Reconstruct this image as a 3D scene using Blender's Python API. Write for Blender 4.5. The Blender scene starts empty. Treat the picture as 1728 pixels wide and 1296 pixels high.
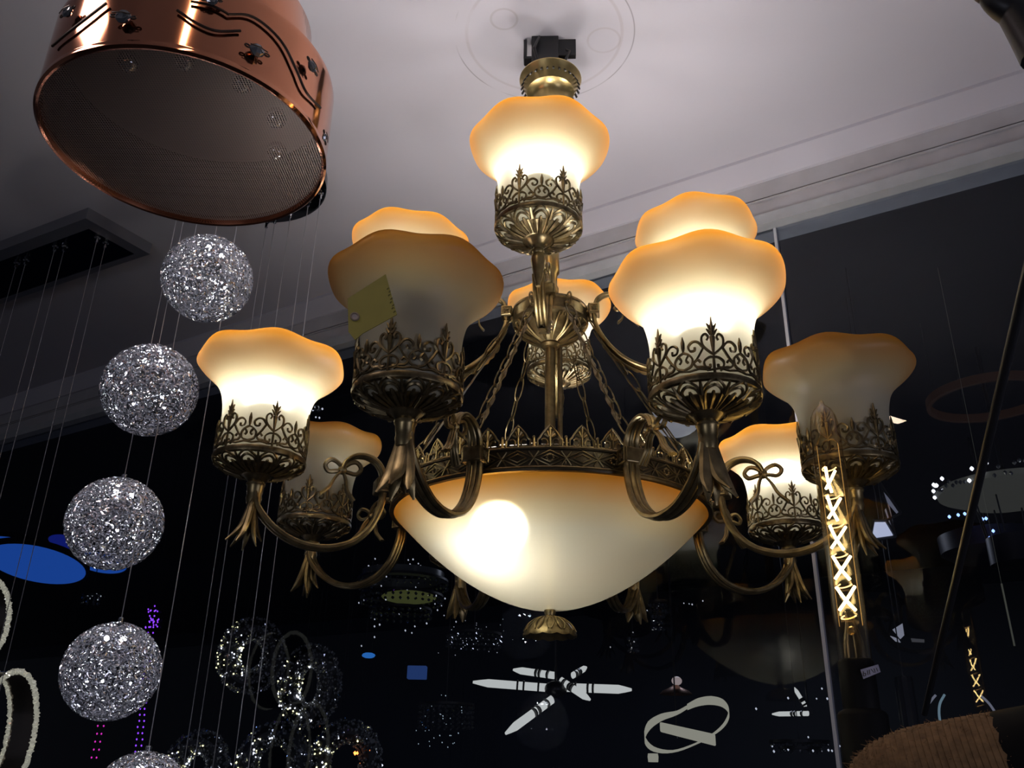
import bpy, math, random
from mathutils import Vector, Matrix
random.seed(7)
C = bpy.context.scene.collection
SC = bpy.context.scene
PI = math.pi
Z0 = 1.6          # eye height above the floor; everything below is measured from the eye and raised by Z0 at the end

# ------------------------------------------------------------------ camera
FPX, YAW, PITCH, ROLL, DCAM = 1506.64, math.radians(-2.6729), math.radians(23.7956), math.radians(1.135), 1.2787
CF = Vector((math.sin(YAW)*math.cos(PITCH), math.cos(YAW)*math.cos(PITCH), math.sin(PITCH)))
_r = Vector((math.cos(YAW), -math.sin(YAW), 0)); _u = _r.cross(CF)
CR = math.cos(ROLL)*_r + math.sin(ROLL)*_u
CU = -math.sin(ROLL)*_r + math.cos(ROLL)*_u
CP = Vector((0, -DCAM, 0))
cam = bpy.data.cameras.new('camera'); cam_o = bpy.data.objects.new('camera', cam); C.objects.link(cam_o)
cam.sensor_width = 36; cam.lens = FPX/1728*36; cam.clip_start = .02
cam_o.matrix_world = Matrix(((CR.x, CU.x, -CF.x, CP.x), (CR.y, CU.y, -CF.y, CP.y), (CR.z, CU.z, -CF.z, CP.z+Z0), (0, 0, 0, 1)))
SC.camera = cam_o

# ------------------------------------------------------------------ world, view, lights
w = bpy.data.worlds.new('hall_light'); SC.world = w; w.use_nodes = True
w.node_tree.nodes['Background'].inputs[0].default_value = (.62, .66, .85, 1)
w.node_tree.nodes['Background'].inputs[1].default_value = .035
SC.view_settings.view_transform = 'Standard'; SC.view_settings.look = 'None'
SC.view_settings.exposure = 0.0; SC.view_settings.gamma = 1; SC.view_settings.use_curve_mapping = False
SC.cycles.max_bounces = 8; SC.cycles.diffuse_bounces = 4; SC.cycles.glossy_bounces = 4; SC.cycles.transparent_max_bounces = 24
SC.cycles.transmission_bounces = 8
SC.cycles.use_denoising = True
SC.cycles.sample_clamp_indirect = 4.0
SC.cycles.caustics_reflective = False; SC.cycles.caustics_refractive = False
def area(name, loc, target, sx, sy, power, col):
    l = bpy.data.lights.new(name, 'AREA'); l.shape = 'RECTANGLE'; l.size = sx; l.size_y = sy; l.energy = power; l.color = col
    o = bpy.data.objects.new(name, l); C.objects.link(o); o.location = loc
    o.rotation_euler = (Vector(target)-Vector(loc)).to_track_quat('-Z', 'Y').to_euler(); return o
# the shop's two ceiling spots up left; low and hall fills are added
area('ceiling_spot_left', (-1.0, -.70, 1.23), (-1.0, -.70, 0), .16, .28, 2.6, (1, .80, .74))
area('ceiling_spot_above', (-.33, -.97, 1.23), (-.33, -.97, 0), .04, .24, 1.0, (1, .74, .5))
area('low_fill_right', (1.7, -1.7, -.3), (.2, .3, 1.0), .8, .8, 6, (.80, .80, 1))  # added low fill aimed up at ceiling and chandelier, no fixture there
area('low_fill_left', (-1.4, -2.8, -.4), (-.3, 0, .8), .7, .7, 6, (.84, .86, 1))  # second added low fill, from the left
area('hall_blue_fill', (-3.2, 4.6, 1.2), (-3.4, 5.2, -.5), .5, .5, 6, (.25, .42, 1))  # added blue fill that tints the dark hall
area('hall_dim_fill', (.8, 4.2, 1.4), (.8, 4.2, 0), .6, .6, 9, (.8, .85, 1))  # added neutral fill so the hall objects show

# ------------------------------------------------------------------ image measures to world
def ray(px, py):
    return (CF + CR*((px-864)/FPX) + CU*((648-py)/FPX)).normalized()
def P(px, py, d):                       # point seen at (px,py), d metres away measured along world y
    r = ray(px, py); return CP + r*(d/r.y)
def onz(px, py, z):
    r = ray(px, py); return CP + r*(z/r.z)
NW = Vector((.48474, .87466, 0)); TW = Vector((.87466, -.48474, 0)); DW = .555   # window wall: normal, run, distance from the chandelier's rod
def onwall(px, py, q=0):
    r = ray(px, py); t = (DW-q-NW.dot(CP))/NW.dot(r); return CP + r*t

# ------------------------------------------------------------------ materials
def mat(name, col, rough=.5, metal=0., emit=None, es=0., noise=0., nscale=30., bump=0., coat=0., spec=None):
    m = bpy.data.materials.new(name); m.use_nodes = True; nt = m.node_tree; b = nt.nodes['Principled BSDF']
    b.inputs['Base Color'].default_value = (*col, 1); b.inputs['Roughness'].default_value = rough; b.inputs['Metallic'].default_value = metal
    if spec is not None: b.inputs['Specular IOR Level'].default_value = spec
    if coat: b.inputs['Coat Weight'].default_value = coat
    if emit: b.inputs['Emission Color'].default_value = (*emit, 1); b.inputs['Emission Strength'].default_value = es
    if noise or bump:
        tc = nt.nodes.new('ShaderNodeTexCoord'); n = nt.nodes.new('ShaderNodeTexNoise'); n.inputs['Scale'].default_value = nscale; n.inputs['Detail'].default_value = 5
        nt.links.new(tc.outputs['Object'], n.inputs['Vector'])
        if noise:
            r = nt.nodes.new('ShaderNodeValToRGB'); r.color_ramp.elements[0].position = .32; r.color_ramp.elements[1].position = .68
            r.color_ramp.elements[0].color = (*[c*(1-noise) for c in col], 1); r.color_ramp.elements[1].color = (*col, 1)
            nt.links.new(n.outputs['Fac'], r.inputs['Fac']); nt.links.new(r.outputs['Color'], b.inputs['Base Color'])
        if bump:
            bp = nt.nodes.new('ShaderNodeBump'); bp.inputs['Strength'].default_value = bump; bp.inputs['Distance'].default_value = .002
            nt.links.new(n.outputs['Fac'], bp.inputs['Height']); nt.links.new(bp.outputs['Normal'], b.inputs['Normal'])
    return m
def emat(name, col, s):
    m = bpy.data.materials.new(name); m.use_nodes = True; nt = m.node_tree; nt.nodes.clear()
    e = nt.nodes.new('ShaderNodeEmission'); e.inputs[0].default_value = (*col, 1); e.inputs[1].default_value = s
    o = nt.nodes.new('ShaderNodeOutputMaterial'); nt.links.new(e.outputs[0], o.inputs[0]); return m
BRASS = mat('antique_brass', (.40, .31, .155), .36, .9, noise=.55, nscale=60, bump=.15)
BRASSD = mat('dark_patinated_brass', (.25, .195, .105), .36, .9, noise=.6, nscale=90, bump=.15)
GOLD = mat('brushed_gold', (.62, .47, .2), .32, .95, noise=.3, nscale=40)
BLACK = mat('black_plastic', (.012, .012, .014), .35)
BLACKM = mat('black_steel', (.03, .03, .034), .42, .6)
CHROME = mat('chrome', (.75, .76, .8), .12, 1)
DCHROME = mat('dark_mirror_steel', (.06, .065, .08), .12, 1)
FRAMEST = mat('brushed_steel_frame', (.30, .30, .33), .35, .7)
COPPER = mat('polished_copper', (.66, .27, .155), .085, 1, noise=.15, nscale=6)
WIRE = mat('dark_wire', (.05, .035, .03), .4, .7)
ALU = mat('aluminium_wire', (.90, .91, .96), .2, 1)
CABLE = mat('steel_cable', (.50, .50, .52), .35, .8)
CRYSTAL = mat('cut_crystal', (.72, .74, .78), .04, .55, coat=1)
SMOKE = mat('dark_cut_crystal', (.16, .17, .19), .04, .6, coat=1)
BULB_ON = emat('lit_bulb', (1, .97, .95), 84)
LEDBODY = mat('white_bulb_body', (.55, .55, .54), .5)
BULB_OFF = mat('unlit_bulb', (.8, .8, .78), .3)
LED = emat('white_led', (.93, .95, 1), 4)
LEDW = emat('warm_led', (1, .93, .45), 3)
LEDB = emat('blue_led', (.12, .22, 1), 5)
LEDV = emat('violet_led', (.25, .05, 1), 2.2)
LEDM = emat('magenta_led', (.75, .03, .5), 1.4)
TEAL = emat('teal_lit_globe', (.42, .95, .78), .75)
PANEL = emat('lit_diffuser', (.92, .93, .86), .66)
PANELD = emat('dim_diffuser', (.75, .72, .56), .42)
PANELW = emat('cool_diffuser', (.62, .66, .85), .85)
BLUEP = emat('blue_lit_panel', (.02, .11, .55), .6)
FIL = emat('hot_filament', (1, .74, .33), 30)
GUIDE = emat('glowing_guide_rod', (1, .55, .16), .7)

def glass_shade(name, amber_lo, amber_hi, blur=.88, through=.32):
    """frosted cream glass, tinted amber towards the rim; heights are object space"""
    m = bpy.data.materials.new(name); m.use_nodes = True; nt = m.node_tree; nt.nodes.clear(); N = nt.nodes.new; L = nt.links.new
    tc = N('ShaderNodeTexCoord'); sx = N('ShaderNodeSeparateXYZ'); L(tc.outputs['Object'], sx.inputs[0])
    nz = N('ShaderNodeTexNoise'); nz.inputs['Scale'].default_value = 14; L(tc.outputs['Object'], nz.inputs['Vector'])
    mr = N('ShaderNodeMapRange'); mr.inputs[1].default_value = amber_lo; mr.inputs[2].default_value = amber_hi; L(sx.outputs[2], mr.inputs[0])
    ad = N('ShaderNodeMath'); ad.operation = 'MULTIPLY_ADD'; ad.inputs[1].default_value = .18; ad.inputs[2].default_value = -.09; L(nz.outputs['Fac'], ad.inputs[0])
    sm = N('ShaderNodeMath'); sm.operation = 'ADD'; L(mr.outputs[0], sm.inputs[0]); L(ad.outputs[0], sm.inputs[1])
    rp = N('ShaderNodeValToRGB'); L(sm.outputs[0], rp.inputs[0]); e = rp.color_ramp.elements
    e[0].position = .0; e[0].color = (.80, .77, .60, 1); e[1].position = 1; e[1].color = (.93, .40, .045, 1)
    k = e.new(.45); k.color = (.84, .70, .42, 1)
    tr = N('ShaderNodeBsdfTranslucent'); df = N('ShaderNodeBsdfDiffuse'); gl = N('ShaderNodeBsdfGlossy'); gl.inputs['Roughness'].default_value = .42
    dk = N('ShaderNodeMixRGB'); dk.blend_type = 'MULTIPLY'; dk.inputs[0].default_value = 1; dk.inputs[2].default_value = (.36, .345, .32, 1); L(rp.outputs[0], dk.inputs[1])
    L(dk.outputs[0], tr.inputs[0]); L(rp.outputs[0], df.inputs[0])
    m1 = N('ShaderNodeMixShader'); m1.inputs[0].default_value = .40
    rf = N('ShaderNodeBsdfRefraction'); rf.inputs['IOR'].default_value = 1.12; rf.inputs['Roughness'].default_value = blur
    rk = N('ShaderNodeMixRGB'); rk.blend_type = 'MULTIPLY'; rk.inputs[0].default_value = 1; rk.inputs[2].default_value = (.55, .55, .55, 1); L(rp.outputs[0], rk.inputs[1]); L(rk.outputs[0], rf.inputs[0])
    m0 = N('ShaderNodeMixShader'); m0.inputs[0].default_value = through; L(tr.outputs[0], m0.inputs[1]); L(rf.outputs[0], m0.inputs[2]); L(m0.outputs[0], m1.inputs[1]); L(df.outputs[0], m1.inputs[2])
    m2 = N('ShaderNodeMixShader'); m2.inputs[0].default_value = .025; L(m1.outputs[0], m2.inputs[1]); L(gl.outputs[0], m2.inputs[2])
    o = N('ShaderNodeOutputMaterial'); L(m2.outputs[0], o.inputs[0]); return m
SHADE = glass_shade('amber_rimmed_frosted_glass', .105, .168)
BOWLG = glass_shade('amber_rimmed_bowl_glass', .075, .128, .80, .5)

def clear_glass(name, tint, fres=1.45, trans_w=1.0, rough=0., add=0.):
    m = bpy.data.materials.new(name); m.use_nodes = True; nt = m.node_tree; nt.nodes.clear(); N = nt.nodes.new; L = nt.links.new
    t = N('ShaderNodeBsdfTransparent'); t.inputs[0].default_value = (*tint, 1)
    g = N('ShaderNodeBsdfGlossy'); g.inputs['Roughness'].default_value = rough
    f = N('ShaderNodeFresnel'); f.inputs[0].default_value = fres
    b = N('ShaderNodeMath'); b.operation = 'ADD'; b.inputs[1].default_value = add; b.use_clamp = True; L(f.outputs[0], b.inputs[0])
    ge = N('ShaderNodeNewGeometry'); a = N('ShaderNodeMath'); a.operation = 'SUBTRACT'; a.use_clamp = True; L(b.outputs[0], a.inputs[0]); L(ge.outputs['Backfacing'], a.inputs[1])
    mx = N('ShaderNodeMixShader'); L(a.outputs[0], mx.inputs[0]); L(t.outputs[0], mx.inputs[1]); L(g.outputs[0], mx.inputs[2])
    o = N('ShaderNodeOutputMaterial'); L(mx.outputs[0], o.inputs[0]); return m
PANE = clear_glass('dark_window_glass', (.86, .88, .92), 1.4, add=.03)
TUBEG = clear_glass('amber_tube_glass', (.95, .86, .68), 1.5, rough=.16)
_nt = TUBEG.node_tree; _lw = _nt.nodes.new('ShaderNodeLayerWeight'); _lw.inputs[0].default_value = .5
_mr = _nt.nodes.new('ShaderNodeMapRange'); _mr.inputs[1].default_value = .1; _mr.inputs[3].default_value = .05; _mr.inputs[4].default_value = .55; _nt.links.new(_lw.outputs['Facing'], _mr.inputs[0])
_nt.links.new(_mr.outputs[0], [n for n in _nt.nodes if n.type == 'MIX_SHADER'][0].inputs[0])

# ------------------------------------------------------------------ mesh builder
class M:
    def __init__(s): s.v = []; s.f = []
    def add(s, vs, fs):
        b = len(s.v); s.v += [tuple(p) for p in vs]; s.f += [tuple(i+b for i in q) for q in fs]; return s
    def box(s, c, size, rot=None):
        c = Vector(c); h = Vector(size)/2; vs = []
        for z in (-1, 1):
            for x, y in ((-1, -1), (1, -1), (1, 1), (-1, 1)):
                p = Vector((x*h.x, y*h.y, z*h.z)); vs.append(c + (rot @ p if rot else p))
        return s.add(vs, [(3, 2, 1, 0), (4, 5, 6, 7), (0, 1, 5, 4), (1, 2, 6, 5), (2, 3, 7, 6), (3, 0, 4, 7)])
    def lathe(s, prof, n=32, c=(0, 0, 0), closed=False, wave=None):
        c = Vector(c); vs = []; k = len(prof)
        for r, z in prof:
            for i in range(n):
                a = 2*PI*i/n; rr, zz = (r, z) if wave is None else wave(r, z, a)
                vs.append(c+Vector((rr*math.cos(a), rr*math.sin(a), zz)))
        fs = []
        for j in range(k if closed else k-1):
            for i in range(n):
                i2 = (i+1) % n; j2 = (j+1) % k
                fs.append((j*n+i, j*n+i2, j2*n+i2, j2*n+i))
        if not closed:
            if prof[0][0] > 1e-6 and getattr(s, 'cap', False): fs.append(tuple(range(n-1, -1, -1)))
            if prof[-1][0] > 1e-6 and getattr(s, 'cap', False): fs.append(tuple((k-1)*n+i for i in range(n)))
        return s.add(vs, fs)
    def tube(s, pts, r, n=8, closed=False, prof=None, up=None, caps=True):
        pts = [Vector(p) for p in pts]; k = len(pts); rs = r if isinstance(r, (list, tuple)) else [r]*k
        tan = []
        for i in range(k):
            a = pts[(i-1) % k] if (i > 0 or closed) else pts[0]; b = pts[(i+1) % k] if (i < k-1 or closed) else pts[-1]
            t = (b-a); tan.append(t.normalized() if t.length > 1e-9 else Vector((0, 0, 1)))
        nrm = None; vs = []
        if prof is None: prof = [(math.cos(2*PI*i/n), math.sin(2*PI*i/n)) for i in range(n)]
        n = len(prof)
        for i in range(k):
            t = tan[i]
            if up is not None: x = Vector(up); x = (x - t*x.dot(t)).normalized()
            elif nrm is None: x = t.orthogonal().normalized()
            else: x = (nrm - t*nrm.dot(t)); x = x.normalized() if x.length > 1e-9 else t.orthogonal().normalized()
            nrm = x; y = t.cross(x)
            for a, b in prof: vs.append(pts[i] + x*(a*rs[i]) + y*(b*rs[i]))
        fs = []
        for j in range(k if closed else k-1):
            j2 = (j+1) % k
            for i in range(n):
                i2 = (i+1) % n; fs.append((j*n+i, j*n+i2, j2*n+i2, j2*n+i))
        if caps and not closed: fs.append(tuple(range(n-1, -1, -1))); fs.append(tuple((k-1)*n+i for i in range(n)))
        return s.add(vs, fs)
    def ball(s, c, r, n=12, m=8, sz=1.0):
        prof = [(max(r*math.sin(PI*j/m), 1e-5), -r*sz*math.cos(PI*j/m)) for j in range(m+1)]
        return s.lathe(prof, n, c)
    def gem(s, c, r, rot=None):
        c = Vector(c); vs = [Vector((0, 0, r)), Vector((0, 0, -r))]+[Vector((r*.8*math.cos(PI*i/3), r*.8*math.sin(PI*i/3), r*.2*(1 if i % 2 else -1))) for i in range(6)]
        if rot: vs = [rot @ p for p in vs]
        fs = []
        for i in range(6): fs += [(0, 2+i, 2+(i+1) % 6), (1, 2+(i+1) % 6, 2+i)]
        return s.add([c+p for p in vs], fs)
    def build(s, name, m, parent=None, smooth=True, loc=None, angle=35):
        me = bpy.data.meshes.new(name); me.from_pydata(s.v, [], s.f); me.validate(); me.update(); me.materials.append(m)
        if smooth:
            me.shade_smooth(); me.set_sharp_from_angle(angle=math.radians(angle))
        o = bpy.data.objects.new(name, me); C.objects.link(o)
        if parent: o.parent = parent
        if loc is not None: o.location = loc
        return o
def empty(name, loc, label, cat, group=None, rz=0):
    o = bpy.data.objects.new(name, None); C.objects.link(o); o.empty_display_size = .05; o.location = loc; o.rotation_euler.z = rz
    return tag(o, label, cat, group)
def tag(o, label, cat, group=None, kind=None):
    o['label'] = label; o['category'] = cat
    if group: o['group'] = group
    if kind: o['kind'] = kind
    return o
def struct(o): o['kind'] = 'structure'; return o
def again(o, parent, loc=None, rz=None):
    c = o.copy(); C.objects.link(c); c.parent = parent
    if loc is not None: c.location = loc
    if rz is not None: c.rotation_euler.z = rz
    return c
def rounded(o, width=.001, seg=2):
    b = o.modifiers.new('edge', 'BEVEL'); b.width = width; b.segments = seg; b.limit_method = 'ANGLE'; return o
def catmull(pts, n=6, closed=False):
    pts = [Vector(p) for p in pts]; k = len(pts); out = []
    rng = range(k) if closed else range(k-1)
    for i in rng:
        p0 = pts[(i-1) % k] if (closed or i > 0) else pts[i]*2-pts[i+1]
        p1 = pts[i]; p2 = pts[(i+1) % k]
        p3 = pts[(i+2) % k] if (closed or i+2 < k) else pts[i+1]*2-pts[i]
        for j in range(n):
            t = j/n; out.append(.5*((2*p1)+(p2-p0)*t+(2*p0-5*p1+4*p2-p3)*t*t+(3*p1-p0-3*p2+p3)*t**3))
    if not closed: out.append(pts[-1])
    return out

# ================================================================== SETTING
ZC = 1.27
def wallpt(s, q, z):                     # s along the wall, q metres into the room
    return TW*s + NW*(DW-q) + Vector((0, 0, z))
def wallbar(name, s0, s1, poly, m):      # a profile (q,z) run along the window wall
    b = M(); n = len(poly); vs = [wallpt(s0, q, z) for q, z in poly]+[wallpt(s1, q, z) for q, z in poly]
    fs = [(i, (i+1) % n, n+(i+1) % n, n+i) for i in range(n)]+[tuple(range(n-1, -1, -1)), tuple(range(n, 2*n))]
    b.add(vs, fs); return struct(b.build(name, m, smooth=False))
def rect(q0, q1, z0, z1): return [(q0, z0), (q1, z0), (q1, z1), (q0, z1)]

CEILM = mat('painted_plaster_ceiling', (.51, .485, .535), .7, noise=.05, nscale=1.6)
def ceiling_marks(m):
    nt = m.node_tree; N = nt.nodes.new; L = nt.links.new; b = nt.nodes['Principled BSDF']
    src = b.inputs['Base Color'].links[0].from_socket
    geo = N('ShaderNodeNewGeometry'); sx = N('ShaderNodeSeparateXYZ'); L(geo.outputs['Position'], sx.inputs[0])
    cb = N('ShaderNodeCombineXYZ'); L(sx.outputs[0], cb.inputs[0]); L(sx.outputs[1], cb.inputs[1])
    nz = N('ShaderNodeTexNoise'); nz.inputs['Scale'].default_value = 9; L(cb.outputs[0], nz.inputs['Vector'])
    cur = src
    for (cx, cy, r, wd, dark, th) in ((-.012, -.01, .168, .0016, .60, .42), (-.012, -.012, .145, .004, .90, .3), (-.085, -.055, .024, .003, .86, .2), (.10, .0, .03, .003, .90, .3)):
        vd = N('ShaderNodeVectorMath'); vd.operation = 'DISTANCE'; L(cb.outputs[0], vd.inputs[0]); vd.inputs[1].default_value = (cx, cy, 0)
        s1 = N('ShaderNodeMath'); s1.operation = 'SUBTRACT'; L(vd.outputs['Value'], s1.inputs[0]); s1.inputs[1].default_value = r
        ab = N('ShaderNodeMath'); ab.operation = 'ABSOLUTE'; L(s1.outputs[0], ab.inputs[0])
        mr = N('ShaderNodeMapRange'); mr.inputs[1].default_value = wd*.4; mr.inputs[2].default_value = wd; mr.inputs[3].default_value = 1; mr.inputs[4].default_value = 0; L(ab.outputs[0], mr.inputs[0])
        g = N('ShaderNodeMapRange'); g.inputs[1].default_value = th; g.inputs[2].default_value = th+.15; L(nz.outputs['Fac'], g.inputs[0])
        mu = N('ShaderNodeMath'); mu.operation = 'MULTIPLY'; L(mr.outputs[0], mu.inputs[0]); L(g.outputs[0], mu.inputs[1])
        mx = N('ShaderNodeMixRGB'); mx.blend_type = 'MULTIPLY'; mx.inputs[2].default_value = (dark, dark*.97, dark*.95, 1); L(mu.outputs[0], mx.inputs[0]); L(cur, mx.inputs[1]); cur = mx.outputs[0]
    L(cur, b.inputs['Base Color'])
ceiling_marks(CEILM)
TRIMM = mat('grubby_painted_trim', (.50, .48, .50), .6, noise=.16, nscale=12)
TRIMG = mat('grey_window_frame', (.42, .43, .45), .45, noise=.15, nscale=20)
CRACKM = mat('brown_joint_filler', (.10, .06, .03), .8, noise=.5, nscale=25)
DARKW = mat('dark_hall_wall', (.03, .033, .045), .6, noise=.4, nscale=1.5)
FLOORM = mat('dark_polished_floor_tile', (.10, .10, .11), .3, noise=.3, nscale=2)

def slab(name, pts, z0, z1, m):
    b = M(); n = len(pts); b.add([(x, y, z0) for x, y in pts]+[(x, y, z1) for x, y in pts],
        [tuple(range(n-1, -1, -1)), tuple(range(n, 2*n))]+[(i, (i+1) % n, n+(i+1) % n, n+i) for i in range(n)])
    return struct(b.build(name, m, smooth=False))
S0, S1 = -14.0, 5.0
a_ = wallpt(S0, 0, 0); b_ = wallpt(S1, 0, 0); bk = NW*(-5.2)
slab('ceiling', [(a_.x, a_.y), (b_.x, b_.y), (b_.x+bk.x, b_.y+bk.y), (a_.x+bk.x, a_.y+bk.y)][::-1], ZC, ZC+.1, CEILM)
fw_ = NW*6
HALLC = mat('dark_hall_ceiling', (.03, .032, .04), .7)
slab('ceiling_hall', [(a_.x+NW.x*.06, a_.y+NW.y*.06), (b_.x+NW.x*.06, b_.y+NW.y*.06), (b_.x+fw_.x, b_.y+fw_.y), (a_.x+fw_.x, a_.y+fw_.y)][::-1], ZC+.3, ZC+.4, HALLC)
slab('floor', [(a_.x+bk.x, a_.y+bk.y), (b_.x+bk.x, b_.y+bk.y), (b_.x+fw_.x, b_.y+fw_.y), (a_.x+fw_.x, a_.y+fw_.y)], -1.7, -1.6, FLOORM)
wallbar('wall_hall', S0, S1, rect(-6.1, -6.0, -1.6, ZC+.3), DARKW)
# header above the window: wall, sloped cove, plaster strip, filled joint, grey frame
wallbar('wall_window', S0, S1, rect(-.06, 0, 1.165, ZC+.4), TRIMM)
wallbar('trim_1', S0, S1, [(0, 1.216), (.012, 1.216), (.035, 1.262), (.035, ZC), (0, ZC)], CEILM)
wallbar('trim_2', S0, S1, rect(0, .004, 1.176, 1.216), TRIMM)
wallbar('trim_3', S0, S1, rect(0, .0015, 1.168, 1.178), CRACKM)
wallbar('trim_4', S0, S1, [(-.06, 1.128), (.006, 1.128), (.006, 1.165), (.012, 1.165), (.012, 1.168), (-.06, 1.168)], TRIMM)
wallbar('trim_5', S0, S1, [(-.06, 1.098), (.022, 1.098), (.022, 1.124), (.016, 1.128), (-.06, 1.128)], TRIMG)
wallbar('trim_6', S0, S1, rect(-.04, .02, -1.6, -1.5), TRIMG)
sp = onwall(1360, 840); s_seam = sp.dot(TW)
wallbar('window_1', S0, s_seam-.003, rect(-.016, -.006, -1.5, 1.098), PANE)
wallbar('window_2', s_seam+.003, S1, rect(-.016, -.006, -1.5, 1.098), PANE)
SEAM = mat('white_silicone_joint', (.55, .56, .6), .5)
wallbar('trim_7', s_seam-.003, s_seam+.003, rect(-.017, -.004, -1.5, 1.098), SEAM)

# ================================================================== THE BRASS CHANDELIER
CZ = .17        # chandelier's own origin: its lowest tip
ch = empty('chandelier', (0, 0, CZ), 'antique brass two-tier chandelier with amber-rimmed frosted glass shades and central bowl', 'chandelier')
def zz(prof): return [(r, z-CZ) for r, z in prof]
def capped(): m = M(); m.cap = True; return m

# ceiling bracket, canopy, stems
m = M(); m.box((-.01, .0, 1.235-CZ), (.05, .028, .07)); m.box((.02, .0, 1.25-CZ), (.055, .01, .04)); m.box((-.047, 0, 1.243-CZ), (.006, .02, .045)); m.box((-.042, 0, 1.222-CZ), (.014, .02, .006))
m.tube([(-.02, -.02, 1.262-CZ), (-.03, -.03, 1.225-CZ), (-.02, -.02, 1.19-CZ)], .003, 6)
m.tube([(.02, .01, 1.262-CZ), (.035, -.01, 1.235-CZ), (.02, -.01, 1.19-CZ)], .003, 6)
rounded(m.build('ceiling_bracket', BLACK, ch, smooth=False))
m = M(); m.lathe(zz([(.0535, 1.173), (.0566, 1.1765), (.057, 1.174), (.052, 1.166), (.047, 1.155), (.043, 1.146), (.034, 1.141), (.0285, 1.132), (.026, 1.118), (.024, 1.10), (.016, 1.09), (.012, 1.085), (.012, 1.08)]), 48)
can = m.build('canopy', GOLD, ch)
m = M()
for i in range(30):
    a = 2*PI*i/30; rot = Matrix.Rotation(a, 3, 'Z') @ Matrix.Rotation(math.radians(-28), 3, 'Y')
    m.box((.0503*math.cos(a), .0503*math.sin(a), 1.160-CZ), (.0022, .0034, .014), rot)
m.build('vent_slots', BLACK, can, smooth=False)
m = capped(); m.lathe(zz([(.0115, 1.09), (.0115, .82), (.0150, .815), (.0150, .765), (.0115, .76), (.0115, .74), (.014, .735), (.014, .727), (.010, .722), (.008, .715)]), 24); m.build('upper_stem', GOLD, ch)
m = capped(); m.lathe(zz([(.008, .63), (.0082, .36), (.0082, .24), (.006, .23), (.006, .20)]), 20); m.build('lower_stem', BRASS, ch)
m = capped(); m.tube([(.0155, .004, .63-CZ), (.0155, .004, .37-CZ)], .004, 8); m.build('wiring_tube', BRASS, ch)
# hub
m = M(); m.lathe(zz([(.008, .722), (.013, .714), (.022, .706), (.040, .6995), (.056, .6955), (.0605, .694), (.0615, .690), (.0595, .688), (.0595, .672), (.0615, .670), (.060, .666), (.054, .664), (.044, .652), (.027, .640), (.0155, .634), (.0165, .631), (.013, .627), (.008, .626)]), 48)
hub = m.build('hub', BRASSD, ch, angle=18)
m = M()
for i in range(12):
    a = 2*PI*i/12+.13; u = Vector((math.cos(a), math.sin(a), 0)); t = Vector((-u.y, u.x, 0))
    for sd in (-1, 1):
        pts = [u*.0155+t*sd*.001+Vector((0, 0, .636-CZ)), u*.033+t*sd*.002+Vector((0, 0, .643-CZ)), u*.048+t*sd*.004+Vector((0, 0, .653-CZ)), u*.056+t*sd*.008+Vector((0, 0, .663-CZ)), u*.0545+t*sd*.0115+Vector((0, 0, .666-CZ)), u*.051+t*sd*.0105+Vector((0, 0, .661-CZ))]
        m.tube(catmull(pts, 4), .0021, 6)
m.build('scroll_ribs', BRASS, hub)
CH_ANG = (-26, 26, -88, 88, -152, 152)
def uvec(deg): a = math.radians(deg); return Vector((math.sin(a), -math.cos(a), 0))
for i, d in enumerate(CH_ANG):
    u = uvec(d); k = M(); k.tube([u*(.066+.008*math.cos(t))+Vector((0, 0, .684-CZ+.011*math.sin(t))) for t in [2*PI*j/14 for j in range(14)]], .0016, 6, closed=True)
    k.ball(u*.0605+Vector((0, 0, .678-CZ)), .005, 8, 6)
    k.build('chain_hook', BRASS, hub)

# glass bowl
m = M(); RB = .2265; prof = []
for j in range(25):
    t = j/24; r = max(RB*math.sin(t*PI/2)**.92, 1e-4); prof.append((r, .2164+.130*(r/RB)**1.85))
prof.append((RB+.002, .349)); prof.append((RB+.001, .3505)); prof.append((RB-.003, .349))
bowl = M().lathe([(r, z-.2164) for r, z in prof], 96).build('bowl_shade', BOWLG, ch, loc=(0, 0, .2164-CZ))
bowl['label'] = 'large frosted cream glass bowl with amber rim'
def bulb(parent, loc, r, on, name='light_bulb'):
    k = M(); prof = [(1e-4, r)]+[(r*math.sin(t), r*math.cos(t)) for t in [PI*j/12 for j in range(1, 10)]]+[(r*.45, -r*1.15), (r*.42, -r*1.6), (1e-4, -r*1.62)]
    k.lathe(prof[::-1], 16); return k.build(name, BULB_ON if on else BULB_OFF, parent, loc=loc)
q_ = CP+ray(845, 885)*1.235
m = M(); m.ball((0, 0, 0), .032, 24, 16); m.build('light_bulb', emat('bowl_bulb', (1, .97, .95), 95), bowl, loc=q_-Vector((0, 0, .2164)))
m = capped(); m.tube([q_+Vector((0, 0, .029))-Vector((0, 0, .2164)), Vector((q_.x, q_.y, .352-.2164)), Vector((0, 0, .358-.2164))], [.014, .012, .005], 12); m.build('bulb_holder', LEDBODY, bowl)
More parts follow.
